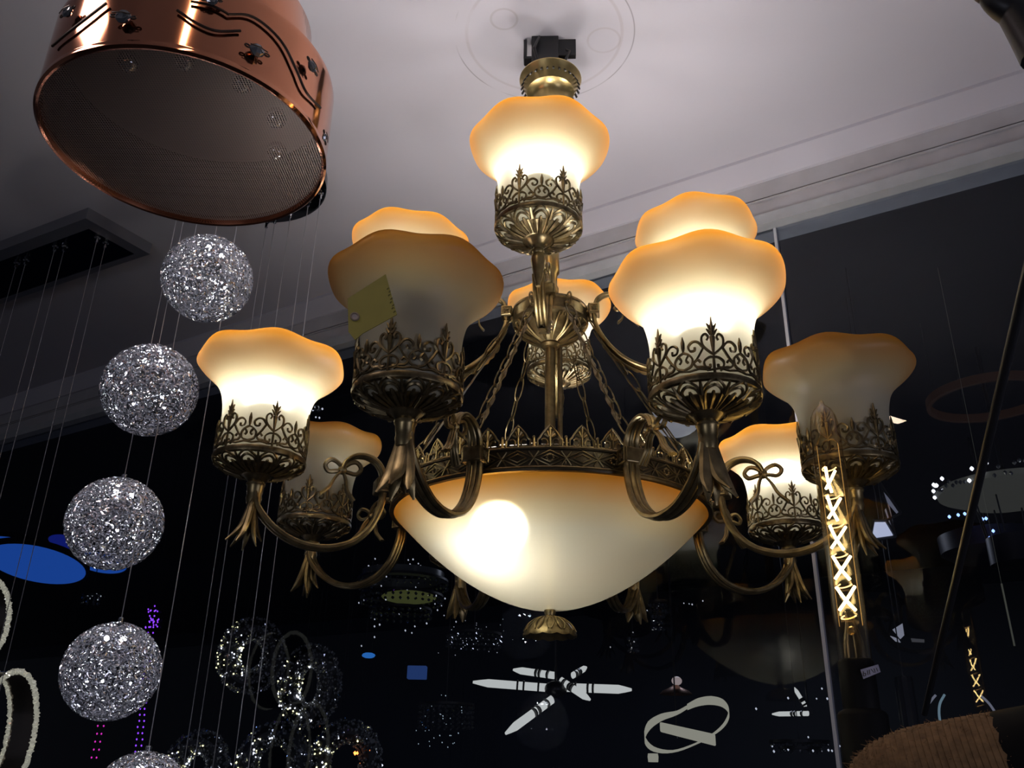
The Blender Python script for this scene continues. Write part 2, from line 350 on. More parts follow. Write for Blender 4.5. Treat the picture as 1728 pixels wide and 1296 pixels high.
# finial under the bowl
m = M(); m.lathe(zz([(.0065, .222), (.0085, .214), (.007, .209), (.011, .2065), (.016, .205), (.024, .201), (.031, .1945), (.0365, .186), (.0375, .1815), (.035, .1815), (.028, .187), (.012, .191), (.008, .190), (.0055, .188), (.002, .187), (1e-4, .187)]), 48,
    wave=lambda r, z, a: (r*(1+.035*(1 if z > .012 and r > .02 else 0)*math.cos(12*a)), z-(.0022*abs(math.cos(6*a)) if r > .03 else 0)))
fin = m.build('finial', BRASS, ch)
m = M()
for i in range(12):
    a = 2*PI*i/12; u = Vector((math.cos(a), math.sin(a), 0)); t = Vector((-u.y, u.x, 0))
    for sd in (-1, 1):
        m.tube(catmull([u*.013+Vector((0, 0, .2065-CZ)), u*.022+t*sd*.0032+Vector((0, 0, .2030-CZ)), u*.031+t*sd*.0055+Vector((0, 0, .1955-CZ)), u*.0365+t*sd*.002+Vector((0, 0, .187-CZ))], 4), .0011, 5)
m.build('leaf_ribs', BRASS, fin)

# pierced crown band around the bowl
m = M(); RG = .2294
m.lathe(zz([(.2275, .346), (.2335, .346), (.2345, .3485), (.2325, .351), (.2315, .3515), (.2315, .3735), (.2335, .374), (.2338, .3765), (.2315, .3775), (.2285, .3775), (.2285, .3515), (.2275, .346)]), 144)
band = m.build('crown_band', mat('dark_brass', (.09, .072, .045), .45, .8, noise=.4, nscale=80), ch); DKB = bpy.data.materials['dark_brass']  # band and backing plates darker than the relief
m = M(); NP = 36; ZB, ZT = .3525-CZ, .3725-CZ
def rp(s, h, r=.2325): a = s/RG; return Vector((r*math.sin(a), -r*math.cos(a), h))
SEC = 2*PI*RG/NP
for i in range(NP):
    s0 = i*SEC; zm = (ZB+ZT)/2; h = (ZT-ZB)/2
    for kx in (1., .55):
        m.tube([rp(s0-SEC/2*kx, zm), rp(s0, zm+h*kx), rp(s0+SEC/2*kx, zm), rp(s0, zm-h*kx)], .0011, 5, closed=True)
    if i % 2 == 0:
        for q in range(8):
            a = q*PI/4; m.ball(rp(s0+.0042*math.cos(a), zm+.0042*math.sin(a), .2322), .0017, 6, 4)
    m.tube([rp(s0+SEC/2-.006, ZB+.001), rp(s0+SEC/2+.006, ZT-.001)], .0011, 5); m.tube([rp(s0+SEC/2-.006, ZT-.001), rp(s0+SEC/2+.006, ZB+.001)], .0011, 5)
for z_ in (.3508, .3762):
    m.tube([rp(2*PI*RG*q/96, z_-CZ, .2330) for q in range(96)], .0014, 5, closed=True)
m.build('diamond_relief', BRASS, band)
mp = M()
m = M()
for i in range(NP):                       # fleur peaks between little C scrolls
    s0 = i*SEC; zb = .3775-CZ; R_ = .2305
    out = [(-.0155, 0), (-.0155, .010), (-.0125, .0125), (-.0095, .018), (-.0045, .0245), (0, .0295), (.0045, .0245), (.0095, .018), (.0125, .0125), (.0155, .010), (.0155, 0)]
    m.tube([rp(s0+a, zb+b, R_) for a, b in out], .0013, 5)
    pl = [(-.0110, .004), (-.0100, .011), (-.0080, .017), (-.0040, .0225), (0, .0270), (.0040, .0225), (.0080, .017), (.0100, .011), (.0110, .004)]; q_ = len(pl)
    mp.add([rp(s0+a, zb+b, R_-.0004) for a, b in pl]+[rp(s0+a, zb+b, R_-.0014) for a, b in pl], [tuple(range(q_)), tuple(range(2*q_-1, q_-1, -1))]+[(i_, q_+i_, q_+(i_+1) % q_, (i_+1) % q_) for i_ in range(q_)])
    for k in range(5):
        an = math.radians(30+30*k); m.tube([rp(s0+.002*math.cos(an), zb+.012+.002*math.sin(an), R_), rp(s0+.0085*math.cos(an)*.9, zb+.012+(.0135 if k == 2 else .010)*math.sin(an), R_)], [.0014, .0019], 5)
    for sd in (-1, 1):
        m.tube([rp(s0+sd*(.0075+.0042*math.cos(t)), zb+.0058+.0048*math.sin(t), R_) for t in [PI*.25+j*PI*1.5/9 for j in range(10)]] if sd > 0 else
               [rp(s0+sd*(.0075+.0042*math.cos(t)), zb+.0058+.0048*math.sin(t), R_) for t in [PI*.25+j*PI*1.5/9 for j in range(10)]], .0013, 5)
    m.tube([rp(s0, zb, R_), rp(s0, zb+.014, R_)], .0015, 5)
    m.tube([rp(s0+SEC/2, zb, R_), rp(s0+SEC/2, zb+.012, R_)], [.0022, .0015], 5); m.ball(rp(s0+SEC/2, zb+.0135, R_), .002, 6, 4)
    m.tube([rp(s0+SEC/2-.005, zb+.006, R_), rp(s0+SEC/2+.005, zb+.006, R_)], .001, 4)
m.lathe([(R_-.0012, .3775-CZ), (R_+.0006, .3775-CZ), (R_+.0006, .3800-CZ), (R_-.0012, .3800-CZ)], 96, closed=True)
m.build('fleur_crown', BRASS, band); mp.build('crown_backing', DKB, band, smooth=False)
# spokes that carry the band
m = M()
for d in CH_ANG: m.tube([uvec(d)*.012+Vector((0, 0, .362-CZ)), uvec(d)*.228+Vector((0, 0, .362-CZ))], .003, 6)
m.build('carrier_spokes', BRASSD, band)

# chains with leaf garlands
def link(k, c, t, x, L, W, r):
    y = t.cross(x)
    k.tube([c+t*(L*math.sin(a))+x*(W*math.cos(a)) for a in [2*PI*j/12 for j in range(12)]], r, 5, closed=True)
for d in CH_ANG:
    u = uvec(d); A = u*.066+Vector((0, 0, .672-CZ)); B = u*.226+Vector((0, 0, .405-CZ)); D = B-A; n = 9; t = D.normalized(); s_ = Vector((-u.y, u.x, 0)); x2 = t.cross(s_)
    k = M()
    for j in range(n):
        c = A+D*((j+.5)/n); big = 1.35 if j in (n-1, 0) else 1
        link(k, c, t, s_ if j % 2 == 0 else x2, .0205*(1.08 if big > 1 else 1), .0056*big, .00125)
    cho = k.build('chain', BRASSD, ch)
    if abs(d) > 100: continue
    k = M(); g = 26
    pts = []
    for j in range(g+1):
        c = A+D*(j/g*.86+.05)+x2*(-.006 if x2.z > 0 else .006); wd = .0015+.0045*abs(math.sin(j*1.1))*(1 if d in (-88, 88, -26, 26) else .6)
        pts.append((c-s_*wd, c+s_*wd, c+x2*.0016))
    vs = [p for q in pts for p in q]; fs = []
    for j in range(g):
        a = j*3; fs += [(a, a+2, a+5, a+3), (a+2, a+1, a+4, a+5), (a+1, a, a+3, a+4)]
    k.add(vs, fs); k.build('leaf_garland', BRASSD, cho)

# --- fluted arm cross section: three rods side by side
FL = []
for cx in (-.62, 0, .62):
    pass
def fluted():
    o = []
    for (cx, cy, a0, a1) in ((.66, 0, -158, 158), (0, .05, 22, 158), (-.66, 0, 22, 338), (0, -.05, 202, 338)):
        n = 8 if abs(cx) > .1 else 6
        for j in range(n):
            a = math.radians(a0+(a1-a0)*j/(n-1)); rr = .36 if abs(cx) > .1 else .40
            o.append((cx+rr*math.cos(a), cy+rr*math.sin(a)))
    return o
FLP = fluted()
def rz_pts(l): return [Vector((r, 0, z)) for r, z in l]
ARM_L = [(.252, .372), (.251, .352), (.2545, .330), (.266, .304), (.286, .284), (.312, .2735), (.338, .2715), (.364, .2765), (.388, .289), (.405, .304), (.417, .320), (.4205, .335)]
CURL_L = [(.252, .372), (.2545, .386), (.263, .398), (.277, .4045), (.292, .4035), (.304, .3955), (.310, .3835)]
ARM_U = [(.072, .700), (.0705, .686), (.0725, .668), (.083, .644), (.099, .621), (.121, .601), (.146, .588), (.172, .583), (.196, .588), (.216, .598), (.231, .611), (.2395, .622)]
CURL_U = [(.072, .700), (.0765, .711), (.086, .7185), (.098, .7205), (.110, .716), (.119, .706), (.1215, .695)]
def rsp(pts, base, tips): # radius list
    n = len(pts); return [base*(1-tips+tips*min(1, 4*min(i, n-1-i)/n)) for i in range(n)]
def make_arm(ARM, CURL, off, rod, upper):
    """one arm in its own xz plane, x outwards from the stem; origin on the stem axis at height CZ"""
    z = lambda l: [Vector((r, 0, h-CZ)) for r, h in l]
    m = M(); pts = catmull(z(ARM), 5); m.tube(pts, rod, prof=FLP, up=(0, 1, 0))
    pts = catmull(z(CURL), 5); m.tube(pts, [rod*(1-.35*i/(len(pts)-1)) for i in range(len(pts))], prof=FLP, up=(0, 1, 0))
    arm = m.build('arm', BRASS, None)
    parts = []
    # square clip with pierced face, joined to the ring or hub by a short boss
    r0, z0 = ARM[1][0], ARM[1][1]+(.012 if not upper else .006); m = M()
    m.box((r0, 0, z0-CZ), (.024, .026, .020) if not upper else (.018, .022, .018)); cl = rounded(m.build('clip', BRASSD, arm, smooth=False), .0018)
    m = M(); hs = .0085 if not upper else .007
    for sy in (-1, 1):
        y = sy*(.0135 if not upper else .0115)
        m.tube([(r0-hs, y, z0-CZ-hs), (r0+hs, y, z0-CZ-hs), (r0+hs, y, z0-CZ+hs), (r0-hs, y, z0-CZ+hs)], .0015, 5, closed=True)
        m.tube([(r0-hs*.5, y, z0-CZ-hs*.5), (r0+hs*.5, y, z0-CZ+hs*.5)], .0015, 5); m.tube([(r0-hs*.5, y, z0-CZ+hs*.5), (r0+hs*.5, y, z0-CZ-hs*.5)], .0015, 5)
    m.build('clip_frame', BRASS, cl)
    m = capped(); e = .232 if not upper else .058
    m.tube([(e, 0, z0-CZ), (r0, 0, z0-CZ)], [.008, .006], 12); m.ball((e+.004, 0, z0-CZ), .009, 12, 8); m.build('mounting_boss', BRASS, cl)
    # ribbon bow at the curl's end
    bx, bz = CURL[-1][0]-.001, CURL[-1][1]-CZ-.002; m = M(); w_ = 1.3 if not upper else .9
    for sd in (-1, 1):
        lp = [(bx, 0, bz), (bx+sd*.006*w_, .002, bz+.007*w_), (bx+sd*.014*w_, .003, bz+.009*w_), (bx+sd*.019*w_, .002, bz+.003*w_), (bx+sd*.015*w_, 0, bz-.003*w_), (bx+sd*.007*w_, -.001, bz-.002*w_)]
        m.tube(catmull(lp, 4, True), .0024*w_, 6, closed=True)
        tl = [(bx, 0, bz), (bx+sd*.006*w_+.002, .003*sd, bz-.010*w_), (bx+sd*.010*w_+.004, .004*sd, bz-.021*w_), (bx+sd*.019*w_+.005, .006*sd, bz-.031*w_)]
        tp = catmull(tl, 5); m.tube(tp, [.0030*w_+.0018*w_*i/len(tp) for i in range(len(tp))], prof=FLP, up=(0, 1, .001))
    m.ball((bx, 0, bz), .0052*w_, 8, 6); m.build('ribbon_bow', BRASS, arm)
    # candle socket under the shade holder
    er, ez = ARM[-1]; m = capped(); b = er
    sk = [(.0085, ez-.016), (.0105, ez-.008), (.0095, ez-.003), (.0105, ez), (.011, ez+.008), (.0125, ez+.010), (.0125, ez+.0125), (.0105, ez+.0145), (.0085, ez+.02)] if not upper else \
         [(.003, ez-.02), (.0055, ez-.008), (.0085, ez+.008), (.0105, ez+.020), (.009, ez+.027), (.0075, ez+.030), (.0085, ez+.032), (.0085, ez+.035), (.0065, ez+.038), (.0085, ez+.047)]
    if upper: sk[-1] = (.0085, .669)
    else: sk[-1] = (.0095, .3545)
    m.lathe([(r, h-CZ) for r, h in sk], 20, (b, 0, 0)); m.build('candle_socket', BRASS, arm)
    if not upper:                         # sheaf of ribbon ends splaying from the socket
        m = M()
        for (dx, dy, dz, rr) in [(a1*.82, a2*.9, a3*1.32, a4*1.4) for a1, a2, a3, a4 in ((.034, .004, -.053, .0048), (.024, -.019, -.056, .0044), (.020, .021, -.056, .0044), (.006, -.010, -.060, .004), (-.012, .012, -.058, .004), (-.021, -.006, -.050, .0042))]:
            z1 = ez+.004-CZ; tl = [(b+dx*.05, dy*.1, z1), (b+dx*.12, dy*.3, z1+dz*.35), (b+dx*.42, dy*.65, z1+dz*.75), (b+dx, dy, z1+dz)]
            tp = catmull(tl, 6); n = len(tp); m.tube(tp, [rr*(.75+.6*math.sin(PI*min(1, i/n*1.1)))*(1-.75*max(0, (i-n*.72)/(n*.28))) for i in range(n)], prof=[(math.cos(2*PI*q/8)*1., math.sin(2*PI*q/8)*.55) for q in range(8)], up=(0, 1, .001))
        m.build('ribbon_sheaf', BRASS, arm)
    else:                                 # acanthus leaf along the arm's back
        m = M(); pts = catmull(z([(r-.002, h-.006) for r, h in ARM[3:8]]), 6); n = len(pts); vs = []; fs = []
        for i, p in enumerate(pts):
            wd = (.006+.0065*abs(math.sin(i*1.1)))*(1-.6*i/n); vs += [p+Vector((0, -wd, -.001-wd*.25)), p+Vector((0, 0, .002)), p+Vector((0, wd, -.001-wd*.25)), p+Vector((0, 0, -.002))]
        for i in range(n-1):
            for q in range(4): fs.append((i*4+q, i*4+(q+1) % 4, i*4+4+(q+1) % 4, i*4+4+q))
        m.add(vs, fs); m.build('acanthus_leaf', BRASS, arm)
    return arm
# --- shade with its pierced holder: origin at the holder's foot, z up
HR = .0592
def hp(s, h, r=HR): a = s/HR; return Vector((r*math.cos(a), r*math.sin(a), h))
def make_holder():
    m = M(); base = .0275
    m.lathe([(.0085, -.006), (.012, -.004), (.015, 0), (.019, .0035), (.024, .0055)], 24)
    m.lathe([(.0572, .0185), (.0602, .0200), (.0612, .0235), (.0602, .0270), (.0575, .0280), (.0565, .0235)], 48, closed=True)
    m.lathe([(.018, .003), (.032, .0072), (.0425, .0108), (.0425, .0118), (.018, .005)], 36, closed=True)
    for i in range(12):                   # pierced scallops of the cup
        a = 2*PI*i/12
        def cp(da, r, zz_): return Vector((r*math.cos(a+da), r*math.sin(a+da), zz_*.78))
        m.tube(catmull([cp(-.22, .0215, .0045), cp(-.21, .036, .0095), cp(-.17, .0485, .0165), cp(0, .0545, .0205), cp(.17, .0485, .0165), cp(.21, .036, .0095), cp(.22, .0215, .0045)], 3), .0019, 5)
        m.tube(catmull([cp(0, .0215, .005), cp(0, .036, .0105), cp(0, .047, .016)], 3), [.0022, .0024, .0026, .003, .0032, .0025, .0015], 5)
        m.tube(catmull([cp(.26, .038, .011), cp(.20, .052, .018), cp(.10, .058, .0225), cp(.02, .0595, .026)], 3), .0016, 5)
        m.tube(catmull([cp(.26, .038, .011), cp(.32, .052, .018), cp(.42, .058, .0225), cp(.50, .0595, .026)], 3), .0016, 5)
        m.tube([cp(.26, .045, .0125), cp(.26, .0585, .0235)], [.0028, .0014], 5)
    F = []                                # half-sector filigree (arc length, height above band)
    F += [[(0, .020), (.005, .024), (.0105, .031), (.0110, .040), (.0070, .0435), (.0045, .040), (.0060, .0365)],
          [(.010, .028), (.0150, .0345), (.0205, .0355), (.0250, .031), (.0235, .0255), (.0190, .0255), (.0185, .029)],
          [(.0310, .0245), (.0255, .0215), (.0215, .0155), (.0235, .0080), (.0310, .0048)], [(.0255, .0215), (.0285, .0160), (.0262, .0125)],
          [(0, .017), (.0050, .0165), (.0100, .0120), (.0090, .0060), (.0045, .0055), (.0040, .0090)],
          [(.0060, .0020), (.0120, .0060), (.0175, .0065), (.0205, .0110), (.0165, .0145), (.0135, .0115)], [(.0205, .0110), (.0150, .0190), (.0100, .028)]]
    for k in range(6):
        s0 = k*2*PI*HR/6
        for sd in (-1, 1):
            for c in F:
                m.tube(catmull([hp(s0+sd*a, base+b) for a, b in c], 3), .00155, 4)
            m.tube([hp(s0+sd*.001, base+.043), hp(s0+sd*.0055, base+.0495)], [.0022, .0008], 5)
            m.tube([hp(s0+sd*.001, base+.049), hp(s0+sd*.0050, base+.0560)], [.0022, .0008], 5)
        m.tube([hp(s0, base+.015), hp(s0, base+.024), hp(s0, base+.040), hp(s0, base+.042), hp(s0, base+.050), hp(s0, base+.064)], [.0012, .0016, .0034, .0015, .0026, .0006], 6)
        m.tube([hp(s0, base+.0), hp(s0, base+.015)], .0016, 5)
        sm = s0+PI*HR/6
        m.tube([hp(sm, base+.0245), hp(sm, base+.030), hp(sm, base+.036), hp(sm, base+.043)], [.001, .0022, .0024, .0006], 6)
    nb = 72
    m.tube([Vector((HR*math.cos(2*PI*j/nb), HR*math.sin(2*PI*j/nb), base+.0035+.0009*math.sin(18*2*PI*j/nb))) for j in range(nb)], .0013, 5, closed=True)
    return m.build('shade_holder', BRASSD, None)
def wav(r, z, a):
    k = max(0, min(1, (z-.095)/.06)); return r*(1+.016*k*math.cos(7*a)+.008*k*math.cos(3*a+1)), z+.0022*k*math.cos(7*a+.4)+.0015*k*math.sin(2*a)
GP = [(1e-4, .010), (.030, .010), (.048, .0135), (.0545, .0195), (.0558, .040), (.0560, .065), (.0568, .088), (.0592, .105), (.0635, .119), (.0715, .131), (.0820, .141), (.0915, .149), (.0975, .156), (.0992, .162), (.0982, .168), (.0955, .1725), (.0925, .1745), (.089, .1745)]
def make_glass():
    rz = catmull([Vector((r, z, 0)) for r, z in GP[3:]], 3); prof = GP[:3]+[(p.x, p.y) for p in rz]
    return M().lathe(prof, 84, wave=wav).build('lamp_shade', SHADE, None, angle=80)
armL = make_arm(ARM_L, CURL_L, 0, .0108, False); armU = make_arm(ARM_U, CURL_U, 0, .0085, True)
holder0 = make_holder(); glass0 = make_glass()
def kids(o): return [c for c in C.objects if c.parent == o]
used = set()
def place_arm(src, deg):
    a = math.atan2(-math.cos(math.radians(deg)), math.sin(math.radians(deg)))
    if src.name not in used: o = src; used.add(src.name); o.parent = ch
    else:
        o = again(src, ch)
        for c in KID[src.name]:
            d = c.copy(); C.objects.link(d); d.parent = o      # clip, bow, socket ... of this arm
            
    o.rotation_euler.z = a; return o
def flat(o):            # fold third-level pieces into their part so every arm stays thing > part > sub-part
    for c in kids(o):
        for g in kids(c): g.parent = o
flat(armL); flat(armU)
KID = {armL.name: kids(armL), armU.name: kids(armU)}
first_glass = [True]
def place_shade(deg, R, zc, on, rot):
    if first_glass[0]: g = glass0; g.parent = ch; h = holder0; h.parent = g; first_glass[0] = False
    else: g = again(glass0, ch); h = again(holder0, g)
    u = uvec(deg); g.location = (u.x*R, u.y*R, zc-CZ); g.rotation_euler.z = rot; h.location = (0, 0, 0); h.rotation_euler.z = 0
    h['label'] = 'pierced antique brass holder'
    b = bulb(g, (0, 0, .115), .027, on)
    m = capped(); m.lathe([(.016, .011), (.016, .05), (.0135, .055), (.0145, .065), (.021, .082), (.0245, .094), (.0235, .100)], 20); m.build('bulb_base', LEDBODY, g)
    g['label'] = 'lit frosted glass shade' if on else 'unlit frosted glass shade'
    return g
TL, TU = .8586, -3.8786
for i, (d, on) in enumerate(((-22.5, 0), (22.5, 1), (67.5, 0), (112.5, 1), (157.5, 1), (-157.5, 0), (-112.5, 0), (-67.5, 1))):
    place_arm(armL, d+TL); rot = {-22.5: -PI/2+.17-math.radians(22), 22.5: -PI/2+.02+math.radians(0), -67.5: -PI/2-.5}.get(d, -PI/2+i*.7)
    place_shade(d+TL, .42, .3542, bool(on), rot)
for i, (d, on) in enumerate(((0, 1), (90, 1), (180, 1), (-90, 1))):
    place_arm(armU, d+TU); place_shade(d+TU, .2406, .6692, True, -PI/2-.44 if i == 0 else i*.9)

# ------------------------------------------------------------------ price tag hanging against the front shade
YEL = mat('yellow_card', (.24, .215, .03), .6, noise=.12, nscale=40)
u = uvec(-22.5+TL); D0 = DCAM-.42*math.cos(math.radians(22.5))-.125
tc_ = [(587, 504), (651, 463), (670, 531), (612, 563), (599, 574), (588, 560)]
A, B, Cc = [P(x, y, D0+dd) for (x, y), dd in zip(((587, 504), (651, 463), (670, 531)), (.0, .0, -.008))]
nn = (B-A).cross(Cc-A).normalized(); 
def onplane(px, py, o, n): r = ray(px, py); return CP + r*((o-CP).dot(n)/r.dot(n))
tp = [onplane(x, y, A, nn) for x, y in tc_]; org = sum(tp, Vector())/len(tp)
m = M(); k = len(tp); m.add([p-org+nn*.0004 for p in tp]+[p-org-nn*.0004 for p in tp], [tuple(range(k-1, -1, -1)), tuple(range(k, 2*k))]+[(i, (i+1) % k, k+(i+1) % k, k+i) for i in range(k)])
tg = m.build('price_tag', YEL, smooth=False, loc=org); tag(tg, 'small yellow card tag hanging against the unlit front glass shade', 'tag')
if nn.dot(CF) > 0: nn = -nn
hc = onplane(599, 535, A, nn)-org+nn*.0006; ex = (tp[1]-tp[0]).normalized(); ey = nn.cross(ex)
m = M(); m.tube([hc+ex*(.0036*math.cos(t))+ey*(.0046*math.sin(t)) for t in [2*PI*j/16 for j in range(16)]], .0011, 5, closed=True)
m.build('eyelet', mat('eyelet_paper', (.22, .17, .12), .6), tg)
m = M(); vs = [hc+ex*(.003*math.cos(2*PI*j/16))+ey*(.004*math.sin(2*PI*j/16))+nn*.0002 for j in range(16)]; m.add(vs, [tuple(range(16))]); m.build('eyelet_hole', mat('hole_grey', (.30, .26, .27), .7), tg)
m = M(); st = onplane(599, 535, A, nn)-org; m.tube(catmull([st+nn*.001, st+Vector((.004, .02, .012)), st+Vector((.012, .045, .03))], 5), .0005, 4); m.build('string', mat('tag_string', (.4, .38, .3), .8), tg)
m = M(); INK = mat('ink', (.06, .05, .02), .6)
for (x, y) in ((655, 488), (658, 493), (657, 499), (661, 505), (660, 511), (664, 516), (663, 521), (666, 527)):
    c = onplane(x, y, A, nn)-org+nn*.0007; a = random.uniform(0, 3)
    m.tube([c-ex*.0012, c+ex*.0006+ey*.0008, c+ex*.0014], .00028, 4)
m.build('handwriting', INK, tg)

# ================================================================== COPPER DRUM PENDANT
DC = Vector((-.4748, -.3551, .7423)); DR = .18; DH = .118
dr = empty('drum_pendant', DC, 'polished copper drum pendant with crystals and dark wire swirls and a mesh underside', 'pendant lamp')
m = M(); m.lathe([(DR-.007, .004), (DR-.006, .0), (DR-.003, -.001), (DR, .002), (DR, .006), (DR-.001, .009), (DR-.001, .0098), (DR-.001, .02), (DR-.001, DH-.012), (DR-.001, DH-.004), (DR-.002, DH), (DR-.03, DH+.001), (.137, DH+.001), (.136, DH), (DR-.008, DH-.004), (DR-.004, .012), (DR-.007, .010)], 128, closed=True)
m.build('drum_shell', COPPER, dr)
m = M(); m.lathe([(.137, DH), (.1375, DH+.004), (.1375, DH+.10), (.1355, DH+.104), (.02, DH+.105), (.02, DH+.1), (.133, DH+.099), (.133, DH)], 96, closed=True); m.build('upper_tier', COPPER, dr)
m = capped(); m.lathe([(.006, DH+.10), (.006, ZC-DC.z-.025)], 12); m.lathe([(.006, ZC-DC.z-.03), (.05, ZC-DC.z-.025), (.055, ZC-DC.z-.002)], 32); m.build('ceiling_stem', COPPER, dr)
def mesh_mat():
    m = bpy.data.materials.new('perforated_metal_gauze'); m.use_nodes = True; nt = m.node_tree; N = nt.nodes.new; L = nt.links.new; b = nt.nodes['Principled BSDF']
    b.inputs['Base Color'].default_value = (.060, .042, .040, 1); b.inputs['Metallic'].default_value = .5; b.inputs['Roughness'].default_value = .5
    tc = N('ShaderNodeTexCoord'); s = N('ShaderNodeSeparateXYZ'); L(tc.outputs['Object'], s.inputs[0]); prev = None
    for i in (0, 1):
        k = N('ShaderNodeMath'); k.operation = 'MULTIPLY'; k.inputs[1].default_value = 2*PI/.0032; L(s.outputs[i], k.inputs[0])
        c = N('ShaderNodeMath'); c.operation = 'COSINE'; L(k.outputs[0], c.inputs[0])
        if prev:
            a = N('ShaderNodeMath'); a.operation = 'ADD'; L(prev, a.inputs[0]); L(c.outputs[0], a.inputs[1]); prev = a.outputs[0]
        else: prev = c.outputs[0]
    g = N('ShaderNodeMath'); g.operation = 'LESS_THAN'; g.inputs[1].default_value = .35; L(prev, g.inputs[0]); L(g.outputs[0], b.inputs['Alpha']); return m
m = M(); m.lathe([(1e-4, .0068), (.06, .0068), (.12, .0068), (DR-.006, .0068)], 96); m.build('mesh_underside', mesh_mat(), dr, smooth=False)
m = M()
for i in range(5):
    a = -1.9+i*.62; m.ball((.115*math.cos(a), .115*math.sin(a), .045), .014, 12, 8)
m.build('inner_reflector', CHROME, dr)  # chrome balls added to catch highlights behind the mesh
INR = mat('dull_drum_lining', (.02, .013, .012), .5, .3)
m = M(); m.lathe([(DR-.0085, .013), (DR-.0095, DH-.008), (1e-4, DH-.008)], 64); m.build('drum_lining', INR, dr)
def cyl(px, py, R=DR):
    r = ray(px, py); o = CP-DC; a = r.x**2+r.y**2; b = 2*(o.x*r.x+o.y*r.y); c = o.x**2+o.y**2-R*R; q = b*b-4*a*c
    t = (-b-math.sqrt(max(q, 0)))/(2*a); return CP+r*t-DC
for i, sw in enumerate((((299, 17), (330, 38), (365, 52), (406, 52)), ((385, 24), (420, 26), (451, 45), (479, 76), (500, 118), (517, 156), (541, 182)), ((88, 78), (115, 55), (146, 31), (180, 5)), ((322, 2), (352, 8), (372, 16), (385, 24)))):
    m = M(); pts = catmull([cyl(x, y, DR+.003) for x, y in sw], 5); m.tube(pts, .0017, 6); m.build('wire_swirl', WIRE, dr)
def crystal(px, py, dirpx, size):
    c = cyl(px, py, DR+.007); q = cyl(px+dirpx[0], py+dirpx[1], DR+.007); t = (q-c).normalized(); nr = Vector((c.x, c.y, 0)).normalized(); s = t.cross(nr)
    m = M(); vs = []; rows = [(-1, .0), (-.72, .55), (-.25, .95), (.25, .95), (.72, .55), (1, 0)]
    for h, rr in rows:
        for i in range(8):
            a = 2*PI*i/8+(.39 if int(h*10) % 2 else 0); vs.append(c+t*(h*size*.62)+(s*math.cos(a)*rr+nr*math.sin(a)*rr*.62)*size*.55)
    fs = [(j*8+i, j*8+(i+1) % 8, j*8+8+(i+1) % 8, j*8+8+i) for j in range(5) for i in range(8)]
    m.add(vs, fs); g = m.build('crystal', SMOKE, dr, smooth=False)
    m = M()
    for sd in (-1, 1): m.tube([c+t*sd*(size*.72)+t*(size*.2*math.cos(a))+s*(size*.11*math.sin(a)) for a in [2*PI*i/10 for i in range(10)]], .0011, 5, closed=True)
    m.tube([c-t*size*.66+nr*size*.3, c+nr*size*.42, c+t*size*.66+nr*size*.3], .0007, 4)
    m.build('wire_eye', WIRE, g)
crystal(208, 28, (10, 1), .017); crystal(114, 20, (8, -6), .014); crystal(434, 85, (10, 5), .017); crystal(527, 112, (5, 10), .014); crystal(548, 232, (1, 8), .010); crystal(357, 0, (10, 1), .013)

# ================================================================== SPIRAL OF WIRE BALLS
SPC = onz(423, 297, ZC-.02); sp_ = empty('ball_pendant', (SPC.x, SPC.y, ZC-.035), 'spiral pendant of silver wire-mesh balls on thin cables from a round mirrored plate', 'pendant lamp')
O = Vector((SPC.x, SPC.y, ZC-.035))
m = M(); m.lathe([(1e-4, 0), (.165, 0), (.172, .004), (.172, .03), (.165, .034), (1e-4, .034)], 64); m.build('mirror_plate', DCHROME, sp_)
def wireball():
    m = M(); rnd = random.Random(3)
    for shell, n in ((1.0, 1450), (.94, 750)):
        for i in range(n):
            z = 1-2*(i+.5)/n; a = i*2.399963; q = math.sqrt(max(0, 1-z*z)); c = Vector((q*math.cos(a), q*math.sin(a), z))
            x = c.orthogonal().normalized(); x.rotate(Matrix.Rotation(rnd.uniform(0, 2*PI), 3, c).to_quaternion()); y = c.cross(x)
            rr = rnd.uniform(.045, .095); a0 = rnd.uniform(0, 6.28); sweep = rnd.uniform(2.0, 4.4); pts = []
            for j in range(6):
                t = a0+sweep*j/5; pts.append((c+x*(rr*math.cos(t)*1.3)+y*(rr*.75*math.sin(t))).normalized()*(shell+rnd.uniform(-.02, .015)))
            m.tube(pts, .0145, 3, caps=False)
    return m
wb = wireball()
ball_mesh = None
balls = [(350, 470, 74, None), (253, 658, 78, (305, 388)), (194, 883, 78, (293, 382)), (188, 1132, 80, (325, 388)), (235, 1356, 82, (392, 388))]
VPX, VPY = 931.7, -2768.0
m_in = mat('lamp_core', (.12, .12, .14), .35, .5)
